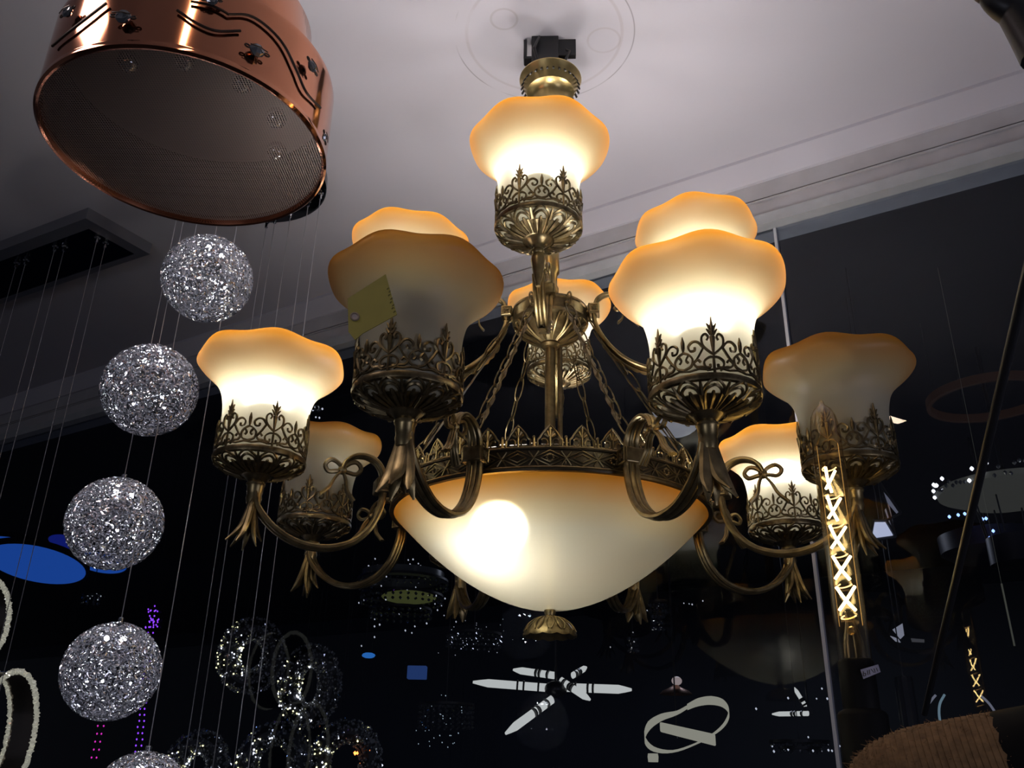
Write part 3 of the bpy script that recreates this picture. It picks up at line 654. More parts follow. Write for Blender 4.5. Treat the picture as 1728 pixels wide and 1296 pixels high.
for i, (bx, by, br, _) in enumerate(balls):
    # cable drops from the plate: ball centre on the plate's circle of radius .135
    best = None
    for k in range(720):
        a = 2*PI*k/720; X = O+Vector((.15*math.cos(a), .15*math.sin(a), 0)); r = ray(bx, by); tt = ((X-CP).x*r.x+(X-CP).y*r.y)/(r.x**2+r.y**2); Q = CP+r*tt
        e = math.hypot(Q.x-X.x, Q.y-X.y)
        if best is None or e < best[0]-1e-5: best = (e, Q)
    Q = best[1]; dist = (Q-CP).dot(CF); rad = br/FPX*dist*.985
    if ball_mesh is None:
        bo = wb.build('wire_ball', ALU, sp_, smooth=False); ball_mesh = bo.data
    else: bo = bpy.data.objects.new('wire_ball', ball_mesh); C.objects.link(bo); bo.parent = sp_
    bo.location = Q-O; bo.scale = (rad, rad, rad); bo.rotation_euler = (0, 0, i*1.1)
    m = capped(); m.lathe([(1e-4, .80), (.30, .83), (.30, .955), (.27, .985), (.12, .995), (.065, 1.0), (.065, 1.10), (.05, 1.12)], 20); k = m.build('lamp_cap', CHROME, bo)
    m = M(); m.ball((0, 0, .35), .28, 12, 8); m.build('lamp_core', m_in, bo)
    led_m = emat('ball_led', (.92, .93, 1), 75) if i == 0 else led_m
    for q in range(7):
        m = M(); m.ball((.22*math.cos(q*2.1+.4), .22*math.sin(q*2.1+.4), .66) if q < 3 else (.45*math.cos(q*1.57), .45*math.sin(q*1.57), -.25), .055 if q < 3 else .03, 8, 6); m.build('led', led_m, bo)
    m = M(); m.tube([Q-O+Vector((0, 0, rad*1.1)), Vector((Q.x-O.x, Q.y-O.y, 0))], .0009, 5); m.build('cable', CABLE, sp_)
    m = capped(); m.lathe([(.002, -.018), (.0035, -.018), (.0035, -.006), (.006, -.004), (.006, 0)], 10, (Q.x-O.x, Q.y-O.y, 0)); m.build('cable_grip', CHROME, sp_)
for (cx, cy) in ((451, 388), (465, 380), (491, 372), (521, 352), (546, 340)):
    X = onz(cx, cy-14, ZC-.035)-O; X.z = 0
    if X.length > .16: X = X.normalized()*.16
    m = M(); m.tube([X, X+Vector((0, 0, -1.75))], .0009, 5); m.build('cable', CABLE, sp_)
    m = capped(); m.lathe([(.002, -.018), (.0035, -.018), (.0035, -.006), (.006, -.004), (.006, 0)], 10, (X.x, X.y, 0)); m.build('cable_grip', CHROME, sp_)

# ================================================================== RECTANGULAR PLATE WITH CRYSTAL HOOPS (left edge)
zr = ZC-.03
A = onz(150, 385, zr); B = onz(228, 428, zr); e1 = (onz(0, 440, zr)-A).normalized(); e2 = (B-A); Wd = e2.length; e2 = e2.normalized()
rc = empty('hoop_pendant', A+e2*Wd/2+e1*.5, 'rectangular mirrored ceiling plate with steel edges holding crystal-edged hoops on cables', 'pendant lamp'); O = rc.location.copy()
def quadbox(m, p, a, b, la, lb, z0, z1):
    vs = [p-O+a*i*la+b*j*lb+Vector((0, 0, z)) for z in (z0, z1) for i, j in ((0, 0), (1, 0), (1, 1), (0, 1))]
    m.add(vs, [(3, 2, 1, 0), (4, 5, 6, 7), (0, 1, 5, 4), (1, 2, 6, 5), (2, 3, 7, 6), (3, 0, 4, 7)])
m = M(); quadbox(m, A, e1, e2, 1.0, Wd, 0, .028); m.build('mirror_plate', DCHROME, rc, smooth=False)
m = M(); f_ = .035
quadbox(m, A-e2*f_-e1*f_, e1, e2, 1.0+2*f_, f_, -.002, .03); quadbox(m, A+e2*Wd-e1*f_, e1, e2, 1.0+2*f_, f_*.5, -.002, .03)
quadbox(m, A-e1*f_, e1, e2, f_, Wd, -.002, .03); quadbox(m, A+e1*1.0, e1, e2, f_, Wd, -.002, .03); m.build('plate_frame', FRAMEST, rc, smooth=False)
LEDE = mat('crystal_strip', (.72, .74, .66), .08, .5, emit=(1, .98, .8), es=.2, coat=1)
BROWNM = mat('smoked_mirror', (.22, .19, .17), .18, .9)
def hoop(cx, cy, d, hh, wd, depth, face):
    """an upright oval hoop: smoked inner band between two crystal edges"""
    c = P(cx, cy, d)-O; ax = Vector((math.cos(face), math.sin(face), 0)); sd = Vector((-ax.y, ax.x, 0)); k = 40
    def ov(t, off, s=1.): return c+ax*off+sd*(wd*s*math.cos(t))+Vector((0, 0, hh*s*math.sin(t)))
    m = M(); vs = []; fs = []
    for i in range(k):
        t = 2*PI*i/k; vs += [ov(t, -depth/2), ov(t, depth/2), ov(t, depth/2, .985), ov(t, -depth/2, .985)]
    for i in range(k):
        j = (i+1) % k
        for q in range(4): fs.append((i*4+q, i*4+(q+1) % 4, j*4+(q+1) % 4, j*4+q))
    m.add(vs, fs); h = m.build('hoop', BROWNM, rc)
    for off in (-depth/2, depth/2):
        m = M(); rnd = random.Random(int(off*1e4)+5)
        for i in range(150):
            t = 2*PI*i/150; m.gem(ov(t, off, .99)+Vector((rnd.uniform(-1, 1), rnd.uniform(-1, 1), rnd.uniform(-1, 1)))*.0015, .0085, Matrix.Rotation(rnd.uniform(0, 3), 3, 'X') @ Matrix.Rotation(rnd.uniform(0, 3), 3, 'Y'))
        m.build('crystal_edge', LEDE, h, smooth=False)
    return c
wr = []
c1 = hoop(-70, 1052, 2.1, .118, .090, .10, math.radians(150)); c2 = hoop(-16, 1246, 2.06, .141, .075, .085, math.radians(158))
for (tx, ty, hy) in ((29, 434, 2.2), (45, 429, 2.2), (94, 406, 2.2), (110, 406, 2.2), (165, 391, 0), (179, 400, 0)):
    X = onz(tx, ty+8, zr)-O; X.z = 0
    m = M(); m.tube([X, X+Vector((0, 0, -1.5))], .0008, 5); m.build('cable', CABLE, rc)
    m = capped(); m.lathe([(.002, -.018), (.004, -.018), (.004, -.006), (.008, -.004), (.008, 0)], 10, X); m.build('cable_grip', CHROME, rc)

# ================================================================== FILAMENT TUBE BULB ON BLACK HOLDER
TB = P(1443, 1113, 1.0); TT = P(1385, 683, 1.0); H = TT.z-TB.z
tb = empty('tube_lamp', (TB.x, TB.y, TB.z), 'long clear amber glass tube bulb with glowing crossed filaments standing in a black holder', 'lamp')
R = .0172
m = M(); m.lathe([(R*.98, 0), (R, .01), (R, H-.045), (R*.97, H-.03), (R*.84, H-.016), (R*.6, H-.007), (R*.3, H-.002), (.0035, H), (.0025, H+.004), (1e-4, H+.006)], 40); m.build('glass_tube', TUBEG, tb)
m = M(); zf0, zf1 = .052, H-.072; n = 5; seg = (zf1-zf0)/n
for i in range(n):
    z = zf0+seg*i; h = seg*.74
    for q, (a0, a1) in enumerate(((.4, 2.9), (2.6, -.3))):
        a0 += i*.25; a1 += i*.25; r_ = .0098
        p0 = Vector((r_*math.cos(a0), r_*math.sin(a0), z)); p1 = Vector((r_*math.cos(a1), r_*math.sin(a1), z+h))
        m.tube(catmull([p0, (p0+p1)/2+Vector((0, -.002 if q else .003, 0)), p1], 4), .00155, 6)
fl = m.build('filament', FIL, tb)
m = M()
for i in range(n+1):
    z = zf0+seg*i-.002; pts = [Vector((.0085*math.cos(t), .0085*math.sin(t), z-.007*math.sin(t*.5+.4))) for t in [.3+j*PI*1.1/8 for j in range(9)]]
    m.tube(pts, .0007, 5)
m.build('filament_loop', emat('soft_filament', (1, .62, .25), 4), tb)
m = M(); m.tube([(.0115, -.004, .035), (.0115, -.004, H-.05)], .00035, 5); m.tube([(-.010, .006, .035), (-.010, .006, H-.05)], .00025, 5); m.build('guide_rod', GUIDE, tb)
m = M(); m.lathe([(.012, .0), (.0105, .02), (.006, .035), (.0045, .05)], 16); m.ball((0, 0, .03), .005, 8, 6); m.lathe([(.009, H-.04), (.006, H-.02), (.0025, H-.012)], 12); m.build('glass_stem', TUBEG, tb)
m = capped(); m.lathe([(.0165, 0), (.0185, -.003), (.0185, -.05), (.0235, -.053), (.025, -.056), (.025, -.20), (.006, -.21), (.006, -.55)], 32); hl = m.build('lamp_holder', mat('matte_black_holder', (.004, .004, .005), .6, spec=.15), tb)
STK = mat('white_sticker', (.34, .32, .40), .5)
def cylpt(px, py, R_):
    r = ray(px, py); o = CP-TB; a = r.x**2+r.y**2; b = 2*(o.x*r.x+o.y*r.y); c = o.x**2+o.y**2-R_*R_; q = max(b*b-4*a*c, 0); return CP+r*((-b-math.sqrt(q))/(2*a))-TB
m = M(); g = 6; vs = []; Q4 = [(1452, 1130), (1482, 1121), (1486, 1134), (1457, 1146)]
for j in (0, 1):
    for i in range(g+1):
        t = i/g; x0 = Q4[0] if j == 0 else Q4[3]; x1 = Q4[1] if j == 0 else Q4[2]; vs.append(cylpt(x0[0]+(x1[0]-x0[0])*t, x0[1]+(x1[1]-x0[1])*t, .0262))
m.add(vs, [(i, i+1, g+2+i, g+1+i) for i in range(g)]); m.build('sticker', STK, hl)
m = M()
for (x0, y0, x1, y1) in ((1457, 1133, 1457, 1141), (1457, 1141, 1461, 1140), (1461, 1140, 1461, 1136), (1461, 1136, 1457, 1137), (1464, 1131, 1465, 1139), (1467, 1130, 1468, 1138), (1470, 1129, 1475, 1135), (1475, 1128, 1477, 1135), (1479, 1127, 1481, 1133)):
    m.tube([cylpt(x0, y0, .0264), cylpt(x1, y1, .0264)], .00035, 4)
m.build('sticker_print', INK, hl)

# ================================================================== ROPE-WRAPPED BAR, BLACK ROD, BLACK LAMP ARM (right edge)
ROPE = mat('hemp_rope', (.26, .15, .07), .9, noise=.4, nscale=180, bump=.5)
A = P(1440, 1330, .62); B = P(1708, 1286, .58); ro = empty('rope_bar', (A+B)/2, 'thick bar wrapped in brown hemp rope with a black end collar', 'lamp'); O = (A+B)/2
ax = (B-A).normalized(); Lr = (B-A).length; sx = ax.orthogonal().normalized(); sy = ax.cross(sx); RR = .024
m = M(); turns = 26; pts = []
for j in range(turns*14+1):
    t = j/(turns*14); a = t*turns*2*PI; taper = math.sqrt(max(0, 1-max(0, (.5-t)/.5)**2)) ; r_ = RR*(.10+.90*taper)*(1+.10*math.sin(t*2.2))
    pts.append(A-O+ax*(t*Lr)+sx*(r_*math.cos(a))+sy*(r_*math.sin(a)))
m.tube(pts, .0030, 6); m.build('rope_wrap', ROPE, ro)
m = capped(); m.tube([A-O+ax*.004, A-O+ax*Lr*.12, A-O+ax*Lr*.5, B-O+ax*.08], [.006, RR*.6, RR*.97, RR], 24); m.build('bar_core', mat('rope_core', (.2, .11, .05), .9), ro)
m = M(); rnd = random.Random(11)
for i in range(1500):
    t = rnd.uniform(.0, 1); a = rnd.uniform(0, 6.28); taper = math.sqrt(max(0, 1-max(0, (.5-t)/.5)**2)); r_ = RR*(.10+.90*taper)+.0025
    d = sx*math.cos(a)+sy*math.sin(a); p = A-O+ax*(t*Lr)+d*r_; q = p+d*rnd.uniform(.001, .0028)+ax*rnd.uniform(-.006, .006)+Vector((rnd.uniform(-1, 1), rnd.uniform(-1, 1), rnd.uniform(-1, 1)))*.002
    m.tube([p, q], [.00028, .00012], 3, caps=False)
fz = m.build('rope_fuzz', ROPE, ro); fz['kind'] = 'stuff'
m = capped(); m.tube([B-O-ax*.006, B-O, B-O+ax*.06, B-O+ax*.064], [RR*1.12, RR*1.2, RR*1.2, RR*1.1], 32); m.build('end_collar', mat('matte_collar', (.005, .005, .006), .7, spec=.1), ro)
A = P(1560, 1205, 1.05); B = P(1762, 340, .60)
m = M(); pts = [A+(B-A)*(j/20) for j in range(21)]; n = len(pts); m.tube([p-A for p in pts], [.0032+.0014*j/20 for j in range(21)], 12)
bl = m.build('lamp_rod', BLACKM, loc=A); tag(bl, 'thin black metal rod slanting down to the rope-wrapped bar', 'rod')
Q = [P(1655, -22, .55), P(1672, -2, .55), P(1690, 10, .55), P(1712, 22, .55), P(1735, 52, .55), P(1760, 90, .55)]
o_ = Q[0].copy(); m = M(); pts = catmull([p-o_ for p in Q], 4); m.tube(pts, [.006, .0064, .007, .0078, .0086, .0094, .010, .0105, .011, .0115, .012, .0125, .013, .0135, .014, .0145, .015, .0155, .016, .0165, .017], 14)
m.ball(pts[2]+Vector((-.001, 0, 0)), .0085, 10, 8)
bk_ = m.build('black_lamp', BLACKM, loc=o_); tag(bk_, 'curved black metal lamp arm reaching in below the ceiling, above the window header', 'lamp')

# ================================================================== HALL BEYOND THE GLASS
def cablelines(parent, O, tops, r=.0012, m_=BLACKM):
    for p in tops:
        m = M(); m.tube([p-O, Vector((p.x-O.x, p.y-O.y, ZC+.3-O.z))], r, 4); m.build('cable', m_, parent)
BEADC = mat('hall_crystal', (.62, .64, .66), .06, .7, coat=1)
ringinfo = [(424, 1106, 56, 62, 'crystal ring lamp hung highest of the five, behind the cables', 1), (523, 1157, 52, 68, 'crystal ring lamp hung just right of the highest ring', 2), (333, 1292, 52, 56, 'crystal ring lamp cut by the bottom edge, left of its neighbours', 3), (462, 1290, 62, 68, 'crystal ring lamp in the bottom row between two others', 4), (583, 1286, 62, 68, 'crystal ring lamp in the bottom row with an orange glint, beneath the dark bowl side', 5)]
for (cx, cy, a_, b_, lab, sd_) in ringinfo:
    d = 3.5+.28*sd_; c = P(cx, cy, d); sc = (c-CP).dot(CF)/FPX
    o = empty('crystal_ring', c, lab, 'pendant lamp', 'crystal rings beyond the glass'); rnd = random.Random(sd_)
    rt = 19*sc; Rx, Rz = (a_-19)*sc, (b_-19)*sc; ax = Vector((.97, .24, 0)).normalized(); nn_ = Vector((-ax.y, ax.x, 0))
    def rg(t, u, k=1.): 
        rad = ax*math.cos(t)+Vector((0, 0, math.sin(t))); return ax*(Rx*math.cos(t))+Vector((0, 0, Rz*math.sin(t)))+(rad*math.cos(u)+nn_*math.sin(u))*rt*k
    m = M(); vs = []; fs = []; nt_, nu = 36, 10
    for i in range(nt_):
        for j in range(nu): vs.append(rg(2*PI*i/nt_, 2*PI*j/nu, .86))
    for i in range(nt_):
        for j in range(nu): fs.append((i*nu+j, ((i+1) % nt_)*nu+j, ((i+1) % nt_)*nu+(j+1) % nu, i*nu+(j+1) % nu))
    m.add(vs, fs); m.build('ring_frame', BLACKM, o)
    m = M(); me_ = M(); mw = M()
    for i in range(1050):
        t = rnd.uniform(0, 2*PI); u_ = rnd.uniform(0, 2*PI); p = rg(t, u_, rnd.uniform(.92, 1.08))
        r_ = rnd.uniform(.0045, .0085)*d/3.7; rot = Matrix.Rotation(rnd.uniform(0, 3), 3, 'X') @ Matrix.Rotation(rnd.uniform(0, 3), 3, 'Z')
        left = max(0, -math.cos(t-.25)); front = math.sin(u_) < .3
        if front and rnd.random() < .30*left**1.6+.015: (mw if rnd.random() < .5 else me_).gem(p, r_*.62, rot)
        else: m.gem(p, r_, rot)
    m.build('crystal_beads', BEADC, o, smooth=False); me_.build('white_lights', LED, o, smooth=False); mw.build('warm_lights', LEDW, o, smooth=False)
    if sd_ == 5: m = M(); q = P(599, 1271, d-.04)-c; m.gem(q, .011); m.gem(q+Vector((.012, 0, .001)), .009); m.build('orange_light', emat('orange_led', (1, .25, .05), 5), o, smooth=False)
    cablelines(o, c, [c+ax*(-Rx*.4)+Vector((0, 0, Rz*1.15)), c+ax*(Rx*.4)+Vector((0, 0, Rz*1.15))], .0007)

# star-shaped LED lamp with bar arms
c = P(938, 1163, 4.0); st = empty('star_lamp', c, 'white LED bar lamp with arms crossing at a black hub, below the bowl finial', 'ceiling lamp')
def ledbar(parent, c, a, b, da, db, w0, nm='led_arm', mm=PANEL):
    A_ = P(*a, da)-c; B_ = P(*b, db)-c; D_ = B_-A_; n = 10; m = M(); pts = [A_+D_*(i/n) for i in range(n+1)]
    rs = [w0*(.25+.75*min(1, 5*(i+.15)/n)) for i in range(n+1)]
    m.tube(pts, rs, prof=[(math.cos(2*PI*q/10), .5*math.sin(2*PI*q/10)) for q in range(10)], up=(0, .3, 1)); ar = m.build(nm, mm, parent)
    m = M()
    for t in (.58, .66, .85): 
        p = A_+D_*t; m.tube([p-D_.normalized()*.004, p+D_.normalized()*.004], w0*1.25, 10)
    m.build('arm_collar', BLACK, ar); return ar
ledbar(st, c, (798, 1151), (928, 1161), 4.0, 4.0, .018); ledbar(st, c, (1066, 1164), (955, 1160), 3.95, 4.0, .019)
ledbar(st, c, (853, 1238), (932, 1180), 3.7, 3.95, .017); ledbar(st, c, (866, 1130), (936, 1140), 4.15, 4.05, .016); ledbar(st, c, (990, 1126), (966, 1140), 4.3, 4.1, .014); ledbar(st, c, (996, 1181), (946, 1148), 3.85, 4.0, .015)
m = M(); m.ball((0, 0, 0), .05, 16, 10, .7); m.tube([(0, 0, 0), (0, 0, ZC+.3-c.z)], .006, 6); m.build('hub', BLACK, st)

# looped ribbon LED lamp
c = P(1155, 1225, 4.0); lp = empty('loop_lamp', c, 'looping ribbon LED lamp with pale diffuser, right of the white bar lamp', 'ceiling lamp')
pts = [(1160, 1193, 4.0), (1178, 1185, 4.0), (1200, 1182, 4.0), (1220, 1187, 3.98), (1230, 1201, 3.93), (1224, 1220, 3.88), (1205, 1238, 3.86), (1172, 1256, 3.86), (1135, 1268, 3.88), (1103, 1264, 3.92), (1088, 1247, 3.96), (1094, 1226, 4.0), (1115, 1211, 4.03), (1142, 1203, 4.05), (1160, 1193, 4.0)]
W_ = [10, 13, 14, 13, 10, 7, 4, 3, 4, 8, 13, 16, 12, 7, 6]; m = M(); vs = []; fs = []
sc = (c-CP).dot(CF)/FPX; pp = catmull([P(x, y, d)-c for x, y, d in pts], 4); n = len(pp)
for i, p in enumerate(pp):
    j = i/4; a = W_[min(int(j), 14)]; b = W_[min(int(j)+1, 14)]; wv = (a+(b-a)*(j-int(j)))*sc*.5
    vs += [p+Vector((0, -.006, wv)), p+Vector((0, .006, wv)), p+Vector((0, .006, -wv)), p+Vector((0, -.006, -wv))]
for i in range(n-1):
    for q in range(4): fs.append((i*4+q, i*4+(q+1) % 4, i*4+4+(q+1) % 4, i*4+4+q))
m.add(vs, fs); m.build('ribbon_diffuser', PANELD, lp)
m = M(); a = P(1114, 1227, 3.84)-c; b = P(1208, 1249, 3.84)-c; d_ = b-a; m.add([a+Vector((0, 0, 8*sc)), b+Vector((0, 0, 9*sc)), b+Vector((0, 0, -9*sc)), a+Vector((0, 0, -7*sc)), a+Vector((0, .012, 8*sc)), b+Vector((0, .012, 9*sc)), b+Vector((0, .012, -9*sc)), a+Vector((0, .012, -7*sc))], [(3, 2, 1, 0), (4, 5, 6, 7), (0, 1, 5, 4), (1, 2, 6, 5), (2, 3, 7, 6), (3, 0, 4, 7)])
rounded(m.build('cross_strap', PANELD, lp, smooth=False), .006, 3)
m = M(); m.tube([(-.02, .1, 0), (-.02, .1, ZC+.3-c.z)], .003, 6); m.tube([(-.02, .1, 0), (-.03, .02, -.05)], .003, 6); m.build('suspension', BLACKM, lp)
m = capped(); q = P(1102, 1277, 3.95)-c; m.lathe([(.02, -.02), (.022, .0), (.02, .012)], 16, q); m.build('lamp_foot', PANELD, lp)

c = P(1340, 1185, 4.1); wd_ = empty('wedge_lamp', c, 'two thin white LED blades meeting at a point, right of the looping lamp', 'ceiling lamp')
ledbar(wd_, c, (1340, 1160), (1361, 1194), 4.1, 4.1, .011); ledbar(wd_, c, (1303, 1205), (1364, 1204), 4.2, 4.0, .010)
m = M(); m.box(P(1364, 1199, 4.06)-c, (.03, .03, .03)); m.tube([P(1364, 1199, 4.06)-c, P(1364, 1199, 4.06)-c+Vector((0, 0, ZC+.3-P(1364, 1199, 4.06).z))], .004, 6); m.build('hub', BLACK, wd_)

# square lantern
c = P(1488, 870, 2.6); sq = empty('square_lantern', c, 'square box lantern with cool white panels in a dark frame, behind the tube bulb', 'lantern')
def poly(parent, pts, d, m_, nm, c, th=.006):
    p = [P(x, y, d)-c for x, y in pts]; k = len(p); m = M(); m.add(p+[q+Vector((0, th, 0)) for q in p], [tuple(range(k-1, -1, -1)), tuple(range(k, 2*k))]+[(i, (i+1) % k, k+(i+1) % k, k+i) for i in range(k)]); return m.build(nm, m_, parent, smooth=False)
poly(sq, [(1471, 908), (1507, 903), (1494, 881), (1475, 881)], 2.6, PANELW, 'bottom_panel', c)
pn = poly(sq, [(1484, 812), (1491, 830), (1518, 862), (1514, 866), (1490, 838)], 2.62, mat('frosted_side', (.35, .35, .42), .4, emit=(.6, .62, .8), es=.16), 'side_panel', c)
poly(sq, [(1494, 860), (1500, 850), (1510, 893), (1508, 900)], 2.61, mat('frosted_side_dim', (.3, .3, .38), .4, emit=(.6, .62, .8), es=.16), 'side_panel', c)
m = M(); 
for a, b in (((1468, 912), (1512, 906)), ((1512, 906), (1496, 852)), ((1496, 852), (1482, 810)), ((1482, 810), (1520, 866)), ((1520, 866), (1496, 878)), ((1468, 912), (1474, 878)), ((1474, 878), (1496, 878)), ((1496, 878), (1512, 906))): m.tube([P(*a, 2.6)-c, P(*b, 2.6)-c], .004, 6)
m.tube([P(1482, 810, 2.6)-c, Vector(((P(1482, 810, 2.6)-c).x, (P(1482, 810, 2.6)-c).y, ZC+.3-c.z))], .003, 6); m.build('lantern_frame', BLACKM, sq)

# big bead-rimmed lamp
c = P(1700, 832, 3.2); sc = (c-CP).dot(CF)/FPX; bg = empty('bead_lamp', c, 'large round lamp with dim cream disc and sparkling bead rim beside the black rod', 'ceiling lamp')
m = M(); Rb = 112*sc; m.lathe([(1e-4, -.01), (Rb*.6, -.035), (Rb*.96, .0), (Rb*.98, .02), (1e-4, .03)], 48); m.build('disc', mat('cream_diffuser', (.10, .10, .085), .6, emit=(.5, .5, .42), es=.06), bg)
m = M(); m2 = M(); rnd = random.Random(2)
for i in range(90):
    a = 2*PI*i/90; p = Vector((Rb*math.cos(a), Rb*math.sin(a), rnd.uniform(.0, .05))); (m2 if rnd.random() < .28 else m).gem(p, .009 if 1 else 0)
m.build('crystal_rim', BEADC, bg, smooth=False); m2.build('rim_lights', emat('rim_led', (.95, .97, 1), 2.5), bg, smooth=False)
m = M(); [m.tube([(Rb*.5*math.cos(a), Rb*.5*math.sin(a), -.02), (Rb*.42*math.cos(a), Rb*.42*math.sin(a), -.16)], .003, 5) for a in [2*PI*i/8 for i in range(8)]]; m.build('spacer_rod', BLACKM, bg)
m = capped(); m.lathe([(Rb*.2, -.16), (Rb*.42, -.165), (Rb*.42, -.26), (Rb*.38, -.265)], 32); m.build('lower_drum', mat('dark_drum', (.02, .02, .03), .4, .3), bg)
m = M(); m.tube([(0, 0, .02), (0, 0, ZC+.3-c.z)], .008, 8); m.build('suspension', BLACKM, bg)
c = P(1672, 925, 4.2); sc = (c-CP).dot(CF)/FPX; bb = empty('blue_bead_lamp', c, 'dark drum lamp with a ring of blue lit beads, under the cream disc lamp', 'ceiling lamp')
m = capped(); m.lathe([(60*sc, -.05), (78*sc, -.02), (80*sc, .06), (60*sc, .08)], 40); m.build('lamp_body', mat('navy_drum', (.012, .016, .04), .4), bb)
m = M()
for (x, y) in ((1602, 872), (1617, 869), (1628, 867), (1658, 876), (1664, 875), (1676, 896), (1670, 908), (1679, 907), (1673, 909)): m.gem(P(x, y, 3.95)-c, .009)
m.build('blue_beads', emat('blue_bead', (.25, .4, 1), 3.2), bb, smooth=False)
m = M(); m.tube([(0, 0, .05), (0, 0, ZC+.3-c.z)], .006, 6); m.build('suspension', BLACKM, bb)
m = M()
c = P(1668, 672, 3.0); bw = empty('wood_ring_lamp', c, 'dim brown wooden ring lamp seen edge-on above the bead-rimmed lamp', 'pendant lamp')
m.lathe([(.19, -.015), (.205, -.015), (.205, .015), (.19, .015)], 48, closed=True); m.build('wood_ring', mat('brown_wood', (.10, .05, .03), .6, emit=(.2, .08, .03), es=.03), bw)
cablelines(bw, c, [c+Vector((.19, 0, .015)), c+Vector((-.19, 0, .015)), c+Vector((0, .19, .015))], .001)
m = capped(); p = P(1690, 985, 2.6); q = P(1712, 1090, 2.6); m.tube([Vector((0, 0, 0)), q-p], .0025, 6); m.tube([Vector((0, 0, 0)), Vector((0, 0, ZC+.3-p.z))], .0004, 4); o = m.build('metal_strip', mat('pale_metal_strip', (.30, .30, .24), .4, .3, emit=(.5, .5, .35), es=.08), loc=p); tag(o, 'thin pale upright strip with a built-in glow for its glint, right of the black rod', 'strip')  # strip glows by itself in place of a glint

# filament / blue lamps on the left
c = P(60, 945, 4.6); sc = (c-CP).dot(CF)/FPX
for i, (cx, cy, rx, lab) in enumerate(((62, 953, 82, 'lowest of the blue lit disc lamps left of the wire balls'), (25, 932, 62, 'blue lit disc lamp cut by the left edge above the lowest disc'), (170, 950, 44, 'blue lit disc lamp behind the third wire ball'), (112, 915, 30, 'small dim blue disc lamp topmost of the blue group'))):
    c = P(cx, cy, 4.6+.45*i); sc = (c-CP).dot(CF)/FPX; o = empty('disc_lamp', c, lab, 'ceiling lamp', 'blue disc lamps')
    tl = Matrix.Rotation(math.radians(-13), 3, 'X'); m = M(); m.lathe([(1e-4, -.012), (rx*sc*.7, -.010), (rx*sc*.95, 0), (rx*sc*.93, .008)], 40); m.v = [tuple(tl @ Vector(v)) for v in m.v]; m.build('blue_diffuser', BLUEP if i < 3 else emat('dim_blue_panel', (.02, .04, .5), .3), o)
    m = M(); m.lathe([(rx*sc*.95, 0), (rx*sc, .004), (rx*sc, .03), (.02, .05)], 40); m.v = [tuple(tl @ Vector(v)) for v in m.v]; m.build('lamp_body', BLACKM, o)
    cablelines(o, c, [c+Vector((0, 0, .05))], .002)
for i, (x, y, xs, ys, mm_, nb, lab) in enumerate(((258, 1030, 231, 1290, LEDV, 26, 'string of blue-violet lights beside the fourth wire ball'), (170, 1225, 157, 1292, LEDM, 5, 'string of magenta lights under the fourth wire ball'))):
    c = P(x, y, 4.4); e = P(xs, ys, 4.4); o = empty('light_string', c, lab, 'string lights'); m = M(); m.tube([Vector((0, 0, 0)), e-c], .001, 4); m.tube([Vector((0, 0, 0)), Vector((0, 0, ZC+.3-c.z))], .001, 4); m.build('cord', BLACKM, o)
    m = M(); rnd = random.Random(i)
    for k in range(nb):
        for s in (-1, 1): m.gem((e-c)*(k/nb)+Vector((s*.012+rnd.uniform(-.003, .003), 0, 0)), .0052)
    if i == 0:
        for k in range(22): m.gem((e-c)*(rnd.uniform(0, .14))+Vector((rnd.uniform(-.035, .035), 0, rnd.uniform(-.02, .03))), .005)
    m.build('string_bulbs', mm_, o, smooth=False)

# teal globes high up in the hall, seen through the chandelier
for i, (x, y, r, lab) in enumerate(((830, 601, 12, 'topmost of the three teal glass globes seen through the chandelier'), (805, 630, 13, 'leftmost and lowest of the three teal glass globes'), (880, 623, 11, 'teal glass globe nearest the chandelier stem'))):
    c = P(x, y, 3.6); sc = (c-CP).dot(CF)/FPX; o = empty('globe_lamp', c, lab, 'pendant lamp', 'teal globes'); m = M()
    m.ball((0, 0, 0), r*sc, 20, 12); m.build('globe', TEAL, o)
    m = M(); m.lathe([(r*sc*1.06, .3*r*sc), (r*sc*1.03, .5*r*sc), (r*sc*.8, .9*r*sc), (.004, 1.3*r*sc)], 20); m.lathe([(r*sc*1.06, .3*r*sc), (r*sc*1.0, .25*r*sc)], 20); m.build('cap', mat('dark_teal_cap', (.02, .06, .06), .3, .3), o); cablelines(o, c, [c+Vector((0, 0, r*sc))], .001)
